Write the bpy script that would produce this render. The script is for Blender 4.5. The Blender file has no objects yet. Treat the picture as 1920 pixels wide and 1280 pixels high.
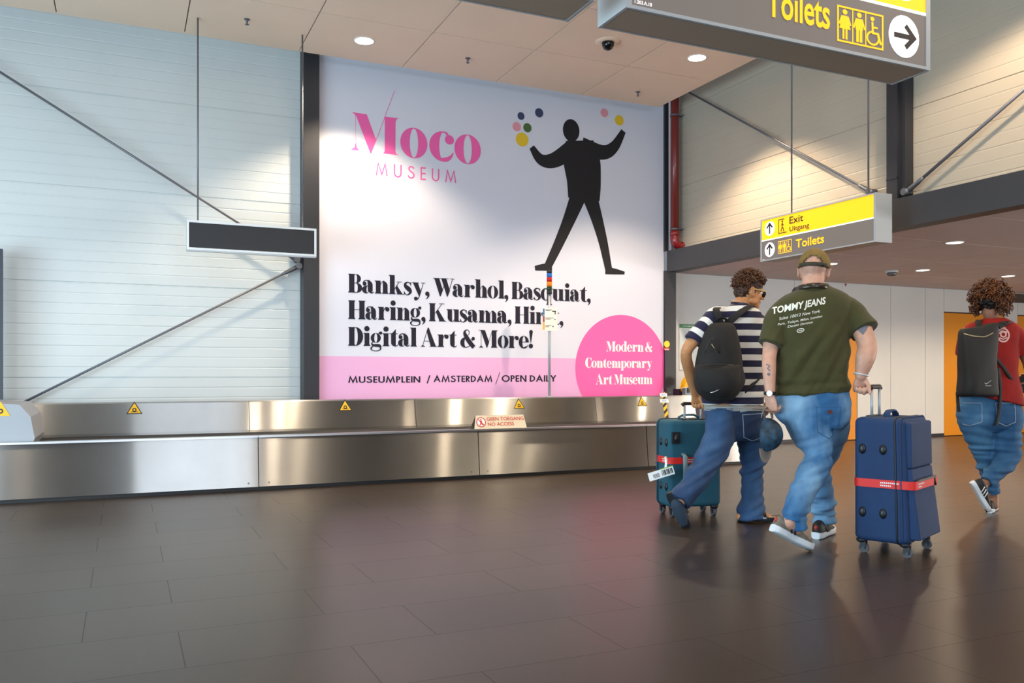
import bpy, bmesh, math, random
from mathutils import Vector, Matrix, noise
random.seed(7)
sc = bpy.context.scene
COL = sc.collection
PI = math.pi
# ---------------------------------------------------------------- camera, world, light
F_PX, TH, EYE, HOR = 1599.0, math.radians(24.45), 1.05, 702.0
SN, CN = math.sin(TH), math.cos(TH)
cam_d = bpy.data.cameras.new('camera'); cam = bpy.data.objects.new('camera', cam_d); COL.objects.link(cam)
cam.location = (0, 0, EYE); cam.rotation_euler = (PI/2, 0, -TH)
cam_d.sensor_width = 36; cam_d.lens = F_PX/1920*36; cam_d.shift_y = (HOR-640)/1920
cam_d.clip_start = 0.05
sc.camera = cam
sc.view_settings.view_transform = 'Standard'; sc.view_settings.look = 'None'
sc.view_settings.gamma = 1; sc.view_settings.use_curve_mapping = False
sc.view_settings.exposure = 0.12
w = bpy.data.worlds.new('world'); sc.world = w; w.use_nodes = True
bgn = w.node_tree.nodes['Background']
bgn.inputs[0].default_value = (0.80, 0.86, 1.0, 1); bgn.inputs[1].default_value = 0.25

def area(name, loc, target, sx, sy, power, color):
    d = bpy.data.lights.new(name, 'AREA'); d.shape = 'RECTANGLE'; d.size = sx; d.size_y = sy
    d.energy = power; d.color = color
    o = bpy.data.objects.new(name, d); COL.objects.link(o); o.location = loc
    o.rotation_euler = (Vector(target)-Vector(loc)).to_track_quat('-Z', 'Y').to_euler()
    return o
def spot(name, loc, power, angle, blend, color, target=None, radius=0.07):
    d = bpy.data.lights.new(name, 'SPOT'); d.energy = power; d.spot_size = math.radians(angle)
    d.spot_blend = blend; d.color = color; d.shadow_soft_size = radius
    o = bpy.data.objects.new(name, d); COL.objects.link(o); o.location = loc
    if target: o.rotation_euler = (Vector(target)-Vector(loc)).to_track_quat('-Z', 'Y').to_euler()
    return o
WARM = (1.0, 0.80, 0.58)
# daylight through the tall glazed bays of the hall front, behind and left of the camera
for x, z, wd_, h_, p_ in ((-4.4, 5.9, 3.0, 5.8, 240), (1.75, 5.9, 3.0, 5.8, 260), (-4.4, 1.6, 3.0, 2.4, 200), (1.75, 1.6, 3.0, 2.4, 250)):
    area('daylight_front', (x, -8.0, z), (x, 6, z-1.2), wd_, h_, p_, (0.78, 0.88, 1.0))
area('side_daylight_fill', (-3.7, 4.2, 1.25), (4.0, 7.0, 1.6), 6.0, 2.1, 400, (0.62, 0.86, 1.0))  # daylight from the left, pulled in close as added fill for the ceiling
area('lobby_fill', (15.8, 2.0, 1.0), (9.0, 5, 1.7), 8.0, 1.9, 650, (1.0, 0.93, 0.86))  # added fill without a window, lifts the low ceiling and far wall
# downlights of the high ceiling: the two in view and the rest of their rows
for i, (x, y, p) in enumerate([(2.356, 9.03, 300), (5.925, 7.95, 430), (2.4, 5.4, 150), (5.9, 4.4, 200), (-1.2, 6.6, 60), (2.4, 1.8, 170), (5.9, 0.9, 170)]):
    spot('downlight_beam', (x, y, 4.60), p, 114 if i < 2 else 140, 0.45 if i < 2 else .25, WARM, radius=.07 if i < 2 else .11)
# small downlights of the low ceiling
for i, (x, y) in enumerate([(8.287, 6.5), (10.08, 8.4), (11.82, 8.39), (8.35, 8.39), (10.08, 6.5), (11.9, 6.5), (8.4, 4.6), (10.1, 4.6), (13.5, 8.4), (13.5, 6.5)]):
    spot('low_downlight_beam', (x, y, 2.47), 85, 155, 0.5, (1.0, 0.80, 0.58), radius=0.05)

# ---------------------------------------------------------------- measuring: a pixel of the photo onto a real plane
def ray(u, v):
    a = (u-960)/F_PX; b = (HOR-v)/F_PX
    return Vector((SN+a*CN, CN-a*SN, b))
def onY(u, v, y): d = ray(u, v); return Vector((0, 0, EYE))+d*(y/d.y)
def onX(u, v, x): d = ray(u, v); return Vector((0, 0, EYE))+d*(x/d.x)
def onZ(u, v, z): d = ray(u, v); return Vector((0, 0, EYE))+d*((z-EYE)/d.z)

# ---------------------------------------------------------------- materials
def lin(c):
    if isinstance(c, str):
        c = [int(c[i:i+2], 16)/255 for i in (0, 2, 4)]
        c = [x/12.92 if x <= .04045 else ((x+.055)/1.055)**2.4 for x in c]
    return (c[0], c[1], c[2], 1)
MATS = {}
def mat(name, col, rough=.6, metal=0., noise_amt=0., noise_scale=20., bump=0., bump_scale=60., emit=0., aniso=None, alpha=None, sheen=0., col2=None, stretch=(1, 1, 1), coat=0., spec=.5):
    if name in MATS: return MATS[name]
    m = bpy.data.materials.new(name); m.use_nodes = True; MATS[name] = m
    nt = m.node_tree; b = nt.nodes['Principled BSDF']; L = nt.links.new
    b.inputs['Base Color'].default_value = lin(col); b.inputs['Roughness'].default_value = rough
    b.inputs['Metallic'].default_value = metal
    b.inputs['Specular IOR Level'].default_value = spec
    if sheen: b.inputs['Sheen Weight'].default_value = sheen
    if coat: b.inputs['Coat Weight'].default_value = coat
    if noise_amt or bump or col2:
        tc = nt.nodes.new('ShaderNodeTexCoord'); mp = nt.nodes.new('ShaderNodeMapping'); mp.inputs['Scale'].default_value = stretch
        L(tc.outputs['Object'], mp.inputs['Vector'])
    if noise_amt or col2:
        n = nt.nodes.new('ShaderNodeTexNoise'); n.inputs['Scale'].default_value = noise_scale; n.inputs['Detail'].default_value = 5
        L(mp.outputs['Vector'], n.inputs['Vector'])
        mx = nt.nodes.new('ShaderNodeMix'); mx.data_type = 'RGBA'
        c = lin(col); c2 = lin(col2) if col2 else tuple(min(1, x*(1-noise_amt)) for x in c[:3])+(1,)
        mx.inputs[6].default_value = c; mx.inputs[7].default_value = c2
        mr = nt.nodes.new('ShaderNodeMapRange'); mr.inputs[1].default_value = .35; mr.inputs[2].default_value = .65
        L(n.outputs['Fac'], mr.inputs[0]); L(mr.outputs[0], mx.inputs[0]); L(mx.outputs[2], b.inputs['Base Color'])
    if bump:
        n2 = nt.nodes.new('ShaderNodeTexNoise'); n2.inputs['Scale'].default_value = bump_scale; n2.inputs['Detail'].default_value = 4
        L(mp.outputs['Vector'], n2.inputs['Vector'])
        bp = nt.nodes.new('ShaderNodeBump'); bp.inputs['Strength'].default_value = bump; bp.inputs['Distance'].default_value = .01
        L(n2.outputs['Fac'], bp.inputs['Height']); L(bp.outputs['Normal'], b.inputs['Normal'])
    if emit:
        b.inputs['Emission Color'].default_value = lin(col); b.inputs['Emission Strength'].default_value = emit
    if aniso:
        b.inputs['Anisotropic'].default_value = 1
        cx = nt.nodes.new('ShaderNodeCombineXYZ')
        for i in range(3): cx.inputs[i].default_value = aniso[i]
        L(cx.outputs[0], b.inputs['Tangent'])
    if alpha is not None: b.inputs['Alpha'].default_value = alpha
    return m

M_CLAD = mat('cladding_white', 'D6DAD9', .38, 0, .05, 1.2)
M_CLADR = mat('cladding_cream', 'C0B3A0', .40, 0, .05, 1.2)
M_DARK = mat('anthracite_steel', '2B2B30', .45)
M_DARKB = mat('anthracite_beam', '34353A', .5)
M_CEIL = mat('ceiling_board', 'F5D9C2', .9, 0, .03, 2.0, .05, 300)
M_CEILG = mat('ceiling_gap', '8C8078', .9)
M_CEILL = mat('low_ceiling_board', 'CFBDB8', .9, 0, .04, 2.0)
def steel(name):
    """sheet steel brushed along its length: a sharp and a soft lobe, both drawn out upright"""
    m = bpy.data.materials.new(name); m.use_nodes = True; nt = m.node_tree; nt.nodes.clear(); L = nt.links.new
    out = nt.nodes.new('ShaderNodeOutputMaterial'); mx = nt.nodes.new('ShaderNodeMixShader'); mx.inputs[0].default_value = .62
    tg = nt.nodes.new('ShaderNodeCombineXYZ'); tg.inputs[0].default_value = 1
    tc = nt.nodes.new('ShaderNodeTexCoord'); nz = nt.nodes.new('ShaderNodeTexNoise'); nz.inputs['Scale'].default_value = 3; nz.inputs['Detail'].default_value = 5
    mc = nt.nodes.new('ShaderNodeMix'); mc.data_type = 'RGBA'; mc.inputs[6].default_value = lin('C2C2C0'); mc.inputs[7].default_value = lin('B0AEAA')
    L(tc.outputs['Object'], nz.inputs['Vector']); L(nz.outputs['Fac'], mc.inputs[0])
    for k, r in ((1, .18), (2, .40)):
        g = nt.nodes.new('ShaderNodeBsdfAnisotropic'); g.inputs['Roughness'].default_value = r; g.inputs['Anisotropy'].default_value = .86 if k == 1 else .75
        L(mc.outputs[2], g.inputs['Color']); L(tg.outputs[0], g.inputs['Tangent']); L(g.outputs[0], mx.inputs[k])
    L(mx.outputs[0], out.inputs[0]); return m
M_STEEL = steel('brushed_steel')
M_STEELD = mat('steel_edge', 'C9C9C9', .3, 1)
M_ALU = mat('aluminium', 'AEB4B9', .42, .25)
M_GALV = mat('galvanised_steel', '6E7076', .45, .6)
M_ROD = mat('rod_grey', '77767C', .45, .4)
M_BELT = mat('rubber_belt', '2C2826', .7, 0, .2, 30)
M_BLACK = mat('black_plastic', '121214', .45)
M_WHITE = mat('white_print', 'F2F2F2', .6)
M_POSTER = mat('poster_white', 'DEDFEC', .45, spec=.3)
M_PINKP = mat('poster_pale_pink', 'EBB2DC', .45, spec=.3)
M_PINK = mat('poster_pink', 'F768B0', .45, spec=.3)
M_INK = mat('poster_ink', '1E1B2B', .5, spec=.3)
M_ART = mat('poster_black', '232226', .6, spec=.3)
M_PANEL = mat('wall_panel_white', 'D3D3D1', .45, 0, .04, 1.5)
M_ORANGE = mat('door_orange', 'D98A12', .4)
M_RED = mat('pipe_red', '7E241C', .35, coat=.3)
M_REDB = mat('elbow_red', '861418', .25, coat=.5)
M_YEL = mat('sign_yellow', 'F4B406', .5, emit=.8)
M_SIGNG = mat('sign_dark', '625B57', .5, emit=.65)
M_SIGNW = mat('sign_white', 'FFFFFF', .5, emit=1.0)
M_SIGNK = mat('sign_black_print', '231A1C', .5)
M_BOXB = mat('sign_box_brown', '9C8A78', .5, 0)
M_LAMP = mat('lamp_diffuser', 'FFF2E0', .5, emit=12)
M_LAMPL = mat('low_lamp_diffuser', 'FFF4E8', .5, emit=5)
M_WYEL = mat('warning_yellow', 'F2B705', .45)
M_SKY = mat('teal_print', '2A6FB5', .5)
M_REDP = mat('red_print', 'C93A2B', .5)
M_GRN = mat('green_print', '1F8A4C', .5)

# ---------------------------------------------------------------- object helpers
def tag(o, label=None, cat=None, group=None, kind=None):
    if label: o['label'] = label
    if cat: o['category'] = cat
    if group: o['group'] = group
    if kind: o['kind'] = kind
    return o
def empty(name, loc=(0, 0, 0), rz=0., label=None, cat=None, group=None):
    o = bpy.data.objects.new(name, None); COL.objects.link(o); o.location = loc; o.rotation_euler = (0, 0, rz); o.empty_display_size = .1
    return tag(o, label, cat, group)
def link(name, me, m, parent=None, smooth=False):
    o = bpy.data.objects.new(name, me); COL.objects.link(o)
    ms = m if isinstance(m, (list, tuple)) else [m]
    for q in ms: me.materials.append(q)
    if parent: o.parent = parent
    if smooth:
        for p in me.polygons: p.use_smooth = True
    return o
class MB:
    """collects shapes for one mesh object"""
    def __init__(s): s.bm = bmesh.new(); s.mi = 0
    def face(s, pts):
        vs = [s.bm.verts.new(p) for p in pts]
        try:
            f = s.bm.faces.new(vs); f.material_index = s.mi; return f
        except ValueError: return None
    def box(s, x0, y0, z0, x1, y1, z1, M=None):
        v = [Vector(p) for p in ((x0, y0, z0), (x1, y0, z0), (x1, y1, z0), (x0, y1, z0), (x0, y0, z1), (x1, y0, z1), (x1, y1, z1), (x0, y1, z1))]
        if M: v = [M @ p for p in v]
        bv = [s.bm.verts.new(p) for p in v]
        for q in ((0, 3, 2, 1), (4, 5, 6, 7), (0, 1, 5, 4), (1, 2, 6, 5), (2, 3, 7, 6), (3, 0, 4, 7)):
            f = s.bm.faces.new([bv[i] for i in q]); f.material_index = s.mi
        return s
    def prism(s, pts, d):
        """polygon pts (3D, planar) pushed along vector d"""
        d = Vector(d); a = [s.bm.verts.new(Vector(p)) for p in pts]; b = [s.bm.verts.new(Vector(p)+d) for p in pts]
        n = len(pts)
        for f in (s.bm.faces.new(a), s.bm.faces.new(list(reversed(b)))): f.material_index = s.mi
        for i in range(n):
            f = s.bm.faces.new([a[i], b[i], b[(i+1) % n], a[(i+1) % n]]); f.material_index = s.mi
        return s
    def tube(s, pts, r, n=12, cap=True, closed=False):
        """round bar along pts; r a number, a list, or a list of (rx, ry)"""
        pts = [Vector(p) for p in pts]; k = len(pts)
        rs = r if isinstance(r, (list, tuple)) else [r]*k
        rings = []; up = None
        for i in range(k):
            if closed: t = pts[(i+1) % k]-pts[i-1]
            else: t = pts[min(i+1, k-1)]-pts[max(i-1, 0)]
            if t.length < 1e-9: t = Vector((0, 0, 1))
            t.normalize()
            if up is None: up = Vector((0, 0, 1)) if abs(t.z) < .9 else Vector((1, 0, 0))
            sd = t.cross(up)
            if sd.length < 1e-6: sd = t.cross(Vector((0, 1, 0)))
            sd.normalize(); up = sd.cross(t).normalized()
            rx, ry = rs[i] if isinstance(rs[i], (list, tuple)) else (rs[i], rs[i])
            rings.append([s.bm.verts.new(pts[i]+sd*(rx*math.cos(2*PI*j/n))+up*(ry*math.sin(2*PI*j/n))) for j in range(n)])
        for i in range(k if closed else k-1):
            A, B = rings[i], rings[(i+1) % k]
            for j in range(n):
                f = s.bm.faces.new([A[j], A[(j+1) % n], B[(j+1) % n], B[j]]); f.smooth = True; f.material_index = s.mi
        if cap and not closed:
            f = s.bm.faces.new(list(reversed(rings[0]))); f.material_index = s.mi
            f = s.bm.faces.new(rings[-1]); f.material_index = s.mi
        return s
    def lathe(s, prof, c=(0, 0, 0), n=24, M=None):
        """profile of (r, z) turned about the z axis"""
        c = Vector(c); rings = []
        for r, z in prof:
            ring = []
            for j in range(n):
                p = Vector((r*math.cos(2*PI*j/n), r*math.sin(2*PI*j/n), z))
                if M: p = M @ p
                ring.append(s.bm.verts.new(c+p))
            rings.append(ring)
        for A, B in zip(rings, rings[1:]):
            for j in range(n):
                f = s.bm.faces.new([A[j], A[(j+1) % n], B[(j+1) % n], B[j]]); f.smooth = True; f.material_index = s.mi
        for ring, rv in ((rings[0], True), (rings[-1], False)):
            f = s.bm.faces.new(list(reversed(ring)) if rv else ring); f.material_index = s.mi
        return s
    def ball(s, c, rx, ry=None, rz=None, M=None, n=16, m=10):
        ry = ry or rx; rz = rz or rx; c = Vector(c); rings = []
        for i in range(m+1):
            a = -PI/2+PI*i/m; a = max(-PI/2+.02, min(PI/2-.02, a)); ring = []
            for j in range(n):
                p = Vector((rx*math.cos(a)*math.cos(2*PI*j/n), ry*math.cos(a)*math.sin(2*PI*j/n), rz*math.sin(a)))
                if M: p = M @ p
                ring.append(s.bm.verts.new(c+p))
            rings.append(ring)
        for A, B in zip(rings, rings[1:]):
            for j in range(n):
                f = s.bm.faces.new([A[j], A[(j+1) % n], B[(j+1) % n], B[j]]); f.smooth = True; f.material_index = s.mi
        for ring, rv in ((rings[0], True), (rings[-1], False)):
            f = s.bm.faces.new(list(reversed(ring)) if rv else ring); f.material_index = s.mi
        return s
    def mesh(s, name='m', fix=True):
        if fix: bmesh.ops.recalc_face_normals(s.bm, faces=s.bm.faces[:])
        me = bpy.data.meshes.new(name); s.bm.to_mesh(me); s.bm.free(); return me
    def build(s, name, m, parent=None, bevel=0., seg=2, fix=True):
        if bevel:
            es = [e for e in s.bm.edges if len(e.link_faces) == 2 and e.calc_face_angle(0) > .6]
            bmesh.ops.bevel(s.bm, geom=es, offset=bevel, segments=seg, affect='EDGES', clamp_overlap=True)
        return link(name, s.mesh(name, fix), m, parent)
def struct(name, mb, m, **k):
    o = mb.build(name, m, **k); o['kind'] = 'structure'; return o
def box(x0, y0, z0, x1, y1, z1): return MB().box(x0, y0, z0, x1, y1, z1)

# ---------------------------------------------------------------- flat print: shapes and lettering in a plane
class Ink:
    """2-D polygons in metres, later laid on a surface"""
    def __init__(s): s.polys = []
    def P(s, pts): s.polys.append([(float(x), float(y)) for x, y in pts]); return s
    def R(s, x0, y0, x1, y1): return s.P([(x0, y0), (x1, y0), (x1, y1), (x0, y1)])
    def E(s, cx, cy, rx, ry, ix, iy, a0=0, a1=360, dx=0., dy=0.):
        n = max(4, int(abs(a1-a0)/7.5))
        for i in range(n):
            a, b = math.radians(a0+(a1-a0)*i/n), math.radians(a0+(a1-a0)*(i+1)/n)
            s.P([(cx+rx*math.cos(a), cy+ry*math.sin(a)), (cx+rx*math.cos(b), cy+ry*math.sin(b)),
                 (cx+dx+ix*math.cos(b), cy+dy+iy*math.sin(b)), (cx+dx+ix*math.cos(a), cy+dy+iy*math.sin(a))])
        return s
    def D(s, cx, cy, r, ry=None, n=28): return s.P([(cx+r*math.cos(2*PI*i/n), cy+(ry or r)*math.sin(2*PI*i/n)) for i in range(n)])
    def S(s, pts, wd, smooth=True, sub=8):
        """stroke with a changing width"""
        k = len(pts); wd = wd if isinstance(wd, (list, tuple)) else [wd]*k
        q = [(p[0], p[1], x) for p, x in zip(pts, wd)]
        if smooth and k > 2:
            o = []
            for i in range(k-1):
                p0, p1, p2, p3 = q[max(i-1, 0)], q[i], q[i+1], q[min(i+2, k-1)]
                for j in range(sub):
                    t = j/sub
                    o.append(tuple(.5*(2*b+(c-a)*t+(2*a-5*b+4*c-d)*t*t+(3*b-3*c+d-a)*t**3) for a, b, c, d in zip(p0, p1, p2, p3)))
            o.append(q[-1]); q = o
        L = []; n = len(q)
        for i in range(n):
            a, b = q[max(i-1, 0)], q[min(i+1, n-1)]
            dx, dy = b[0]-a[0], b[1]-a[1]; l = math.hypot(dx, dy) or 1
            h = max(q[i][2], .004)/2; nx, ny = -dy/l*h, dx/l*h
            if not smooth and 0 < i < n-1:
                d1 = (q[i][0]-a[0], q[i][1]-a[1]); d2 = (b[0]-q[i][0], b[1]-q[i][1])
                l1, l2 = math.hypot(*d1), math.hypot(*d2)
                c = max(.35, math.sqrt(max(0, (1+(d1[0]*d2[0]+d1[1]*d2[1])/(l1*l2))/2))); 
                bx, by = d1[0]/l1+d2[0]/l2, d1[1]/l1+d2[1]/l2; bl = math.hypot(bx, by) or 1
                nx, ny = -by/bl*h/c, bx/bl*h/c
            L.append(((q[i][0]+nx, q[i][1]+ny), (q[i][0]-nx, q[i][1]-ny)))
        for (a, b), (c, d) in zip(L, L[1:]): s.P([a, c, d, b])
        return s
    def bounds(s):
        xs = [p[0] for q in s.polys for p in q]; ys = [p[1] for q in s.polys for p in q]
        return min(xs), max(xs), min(ys), max(ys)
    def add(s, o, k=1., kx=None, dx=0., dy=0., sk=0.):
        kx = kx or k
        for q in o.polys: s.polys.append([(x*kx+dx+sk*y*k, y*k+dy) for x, y in q])
        return s
    def lay(s, name, org, ux, uy, m, parent, off=.002):
        """put the print on a plane: org + x*ux + y*uy, lifted by off along the normal"""
        org, ux, uy = Vector(org), Vector(ux), Vector(uy); nrm = ux.cross(uy).normalized()*off
        mb = MB(); inv = parent.matrix_basis.inverted() if parent else Matrix(); n_ = 0
        if parent and parent.parent: inv = inv @ parent.parent.matrix_basis.inverted()
        for q in s.polys:
            ar = sum(a[0]*b[1]-b[0]*a[1] for a, b in zip(q, q[1:]+q[:1]))
            if abs(ar) < 1e-10: continue
            if ar < 0: q = q[::-1]
            n_ += 1; lift = nrm*(1+(n_ % 240)*6e-6/off)
            mb.face([inv @ (org+ux*x+uy*y+lift) for x, y in q])
        return mb.build(name, m, parent, fix=False)

# a high-contrast display face with hairline serifs
T, HL = .265, .032
def glyph(c):
    g = Ink(); X = .70
    def stem(x, y0, y1, sl=True, bot=True, top=False, w=T):
        g.R(x, y0, x+w, y1)
        if bot:
            g.P([(x-.055, y0), (x+w+.055, y0), (x+w+.05, y0+HL), (x+w, y0+.085), (x, y0+.085), (x-.05, y0+HL)])
        if top: g.P([(x-.055, y1), (x, y1-.085), (x+w, y1-.085), (x+w+.055, y1)])
        elif sl: g.P([(x-.085, y1), (x, y1-.075), (x+.02, y1-.04), (x+w, y1)])
    def shoulder(x, xs):
        g.S([(xs-.01, .48), (xs+.06, .61), (xs+.17, .68), (x+.06, .675)], [.02, .03, .05, .06])
        g.E(x, .44, T, .25, -.0, .17, 0, 95); g.R(x, .3, x+T, .45)
    if c == 'o': g.E(.335, .35, .335, .37, .105, .352)
    elif c == 'c':
        g.E(.335, .35, .335, .37, .11, .352, 85, 262, dx=.02)
        g.S([(.34, .705), (.42, .69), (.46, .62), (.46, .55)], [.03, .05, .07, .1]); g.D(.50, .53, .115)
        g.S([(.30, .02), (.42, .035), (.53, .11), (.60, .23)], [.08, .11, .07, .01])
    elif c == 'e':
        g.E(.325, .35, .325, .37, .10, .352, 0, 262, dx=.01); g.R(.2, .335, .65, .37)
        g.S([(.29, .02), (.41, .035), (.53, .1), (.61, .22)], [.08, .10, .06, .01])
    elif c == 'a':
        g.D(.14, .50, .11); g.S([(.06, .55), (.12, .65), (.26, .69), (.42, .66)], [.06, .05, .05, .08])
        g.E(.29, .43, T+.03, .27, .02, .22, 0, 80); g.R(.32, .1, .585, .45); g.R(.31, .32, .4, .42)
        g.E(.235, .19, .235, .205, .04, .17, 80, 285, dx=.05)
        g.S([(.22, .385), (.30, .40), (.36, .42)], HL); g.S([(.25, .01), (.32, .04), (.36, .12)], [.04, .03, .02])
        g.S([(.46, .13), (.49, .045), (.57, .03), (.68, .10)], [.26, .10, .06, .01])
    elif c == 'b': pass
    elif c in 'nhm':
        stem(.07, 0, X if c != 'h' else 1.04); shoulder(.46, .335); stem(.46, 0, .35, sl=False)
        if c == 'm': shoulder(.85, .725); stem(.85, 0, .35, sl=False)
    elif c == 'r':
        stem(.07, 0, X); g.S([(.33, .46), (.38, .6), (.46, .67), (.54, .66)], [.02, .04, .06, .08]); g.D(.54, .575, .12)
    elif c == 'i': stem(.07, 0, X); g.D(.20, .93, .145)
    elif c == 'l': stem(.07, 0, 1.04)
    elif c == 'k':
        stem(.07, 0, 1.04); g.S([(.33, .28), (.58, .68)], HL, False); g.P([(.37, .37), (.47, .48), (.80, .0), (.50, .0)]); g.R(.45, 0, .86, HL); g.R(.45, .67, .75, .70)
    elif c == 'u':
        g.R(.06, .2, .06+T, X); g.P([(-.02, X), (.06, X-.075), (.06+T, X)]); g.E(.325, .24, T, .25, -.0, .16, 180, 275)
        g.S([(.3, .01), (.40, .03), (.47, .15)], [.05, .04, .02]); g.R(.46, .03, .46+T, X); g.P([(.37, X), (.46, X-.075), (.46+T, X)])
        g.P([(.46, .0), (.80, .0), (.80, HL), (.46+T, .09), (.46, .09)])
    elif c == 't':
        g.R(.10, .2, .10+T, X); g.P([(.10, X-.02), (.10+T, X-.02), (.10+T, .93), (.29, .86), (.20, .75)]); g.R(.0, .665, .48, .70)
        g.E(.365, .2, T, .21, .0, .16, 180, 270); g.S([(.34, .015), (.43, .03), (.50, .12)], [.06, .05, .01])
    elif c == 's':
        g.S([(.45, .54), (.38, .655), (.24, .685), (.115, .57), (.18, .43), (.33, .31), (.42, .165), (.31, .02), (.17, .012), (.07, .17)], [.02, .04, .07, .14, .22, .25, .17, .07, .04, .02])
        g.P([(.46, .69), (.46, .47), (.36, .66)]); g.P([(.05, .0), (.05, .22), (.16, .03)])
    elif c == 'y':
        g.P([(.02, .69), (.31, .69), (.50, .17), (.37, -.06)]); g.S([(.63, .69), (.43, .05), (.35, -.14), (.24, -.25)], [.03, .04, .05, .06]); g.D(.19, -.19, .105)
        g.R(-.04, .67, .37, .70); g.R(.50, .67, .74, .70)
    elif c in 'dqp':
        if c == 'p': g.E(.42, .35, .335, .37, .105, .352, -100, 100); stem(.07, -.27, X)
        else:
            g.E(.335, .35, .335, .37, .105, .352, 75, 285); 
            if c == 'q': g.R(.42, -.27, .42+T, X); g.P([(.36, -.27), (.75, -.27), (.75, -.24), (.42+T, -.18), (.42, -.18), (.36, -.24)])
            else: g.R(.42, 0, .42+T, 1.04); g.P([(.33, 1.04), (.42, .96), (.42+T, 1.04)]); g.P([(.42, 0), (.76, 0), (.76, HL), (.42+T, .085), (.42, .085)])
        if c != 'p': g.S([(.3, .015), (.40, .05), (.43, .15)], .03); g.S([(.3, .69), (.40, .65), (.43, .55)], .03)
        else: g.S([(.44, .015), (.36, .05), (.32, .15)], .03); g.S([(.44, .69), (.36, .65), (.32, .55)], .03)
    elif c == 'g':
        g.E(.30, .44, .28, .265, .085, .245); g.S([(.44, .63), (.50, .74), (.56, .76)], [.03, .04, .06]); g.D(.575, .71, .085)
        g.S([(.14, .24), (.08, .13), (.16, .045), (.34, .035), (.50, .02), (.58, -.08)], [.03, .08, .12, .16, .16, .10])
        g.S([(.58, -.08), (.53, -.20), (.32, -.265), (.10, -.22), (.04, -.12), (.14, -.01)], [.10, .06, .04, .05, .09, .05])
    elif c == ',': g.D(.13, .10, .125); g.S([(.19, .12), (.20, .0), (.13, -.13), (.04, -.2)], [.11, .11, .06, .01])
    elif c == '!': g.P([(.08, .92), (.16, .31), (.19, .31), (.30, .92)]); g.D(.19, .95, .12); g.D(.18, .13, .14)
    elif c == '&':
        g.S([(.50, .70), (.56, .86), (.45, .985), (.30, .93), (.28, .78), (.42, .52), (.62, .24), (.84, .01)], [.03, .04, .04, .09, .18, .25, .25, .24])
        g.S([(.50, .72), (.40, .60), (.24, .52)], [.03, .04, .03]); g.E(.30, .27, .29, .29, .09, .25, 90, 290, dx=.05)
        g.S([(.34, -.005), (.52, .05), (.68, .22), (.74, .42)], [.05, .04, .03, .03]); g.D(.80, .50, .10); g.S([(.66, .47), (.74, .45), (.82, .46)], .05)
    elif c == 'B':
        stem(.08, 0, 1, top=True, w=.29); g.R(.3, .97, .5, 1); g.R(.3, 0, .5, HL); g.R(.3, .50, .52, .53)
        g.E(.46, .755, .26, .245, .05, .215, -90, 90); g.E(.48, .265, .31, .265, .07, .235, -90, 90)
    elif c == 'D':
        stem(.08, 0, 1, top=True, w=.29); g.R(.3, .97, .45, 1); g.R(.3, 0, .45, HL); g.E(.42, .5, .42, .5, .13, .47, -90, 90)
    elif c == 'H': stem(.08, 0, 1, top=True, w=.29); stem(.64, 0, 1, top=True, w=.29); g.R(.3, .50, .7, .53)
    elif c == 'K':
        stem(.08, 0, 1, top=True, w=.29); g.S([(.36, .42), (.80, .985)], HL, False); g.R(.62, .97, .95, 1); g.P([(.44, .51), (.56, .68), (1.0, 0), (.66, 0)]); g.R(.6, 0, 1.07, HL)
    elif c == 'A':
        g.P([(.40, 1.06), (.46, 1.06), (.89, 0), (.58, 0), (.33, .86)]); g.S([(.39, .98), (.09, .01)], HL, False); g.R(.18, .30, .6, .33)
        g.P([(-.02, 0), (.24, 0), (.24, HL), (.12, .09), (.08, .09)]); g.R(.5, 0, .96, HL)
    elif c == 'M':
        g.P([(.02, 1), (.34, 1), (.60, .30), (.47, .0), (.44, .0), (.10, .92)]); g.S([(.47, .0), (.79, 1.0)], HL*.8, False); g.S([(.10, .95), (.10, .1)], HL*.7, False)
        g.P([(-.05, 0), (.25, 0), (.14, .07), (.11, .15), (.09, .15), (.06, .07)]); g.R(-.05, .97, .2, 1); stem(.76, 0, 1, sl=False, w=.29)
        g.P([(1.04, .9), (1.05, 1), (1.14, 1)])
    elif c == 'W':
        for x in (.0, .42): g.P([(x+.04, .99), (x+.34, .99), (x+.56, .32), (x+.42, -.02), (x+.38, -.02)])
        g.S([(.41, 0), (.60, .55)], HL, False); g.S([(.83, 0), (1.13, .98)], HL, False); g.R(-.03, .97, .9, 1); g.R(.99, .97, 1.25, 1)
    elif c == 'C':
        g.E(.46, .5, .46, .52, .15, .5, 80, 268, dx=.02); g.S([(.46, 1.0), (.62, .95), (.72, .82), (.76, .68)], [.03, .05, .05, .02]); g.P([(.76, 1), (.79, 1), (.79, .66), (.76, .66), (.66, .9)])
        g.S([(.42, .0), (.58, .02), (.72, .14), (.79, .34)], [.06, .07, .05, .02])
    return g
def serif_text(s, gap=-.008, space=.21):
    out = Ink(); x = 0
    for c in s:
        if c == ' ': x += space; continue
        g = glyph(c); b = g.bounds(); out.add(g, dx=x-b[0]); x += b[1]-b[0]+(gap if c not in 'W' else -.12)
    return out
def fit(ink, x0, x1, y0, capk):
    b = ink.bounds(); o = Ink(); kx = (x1-x0)/(b[1]-b[0]); return o.add(ink, k=capk, kx=kx, dx=x0-b[0]*kx, dy=y0)

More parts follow.
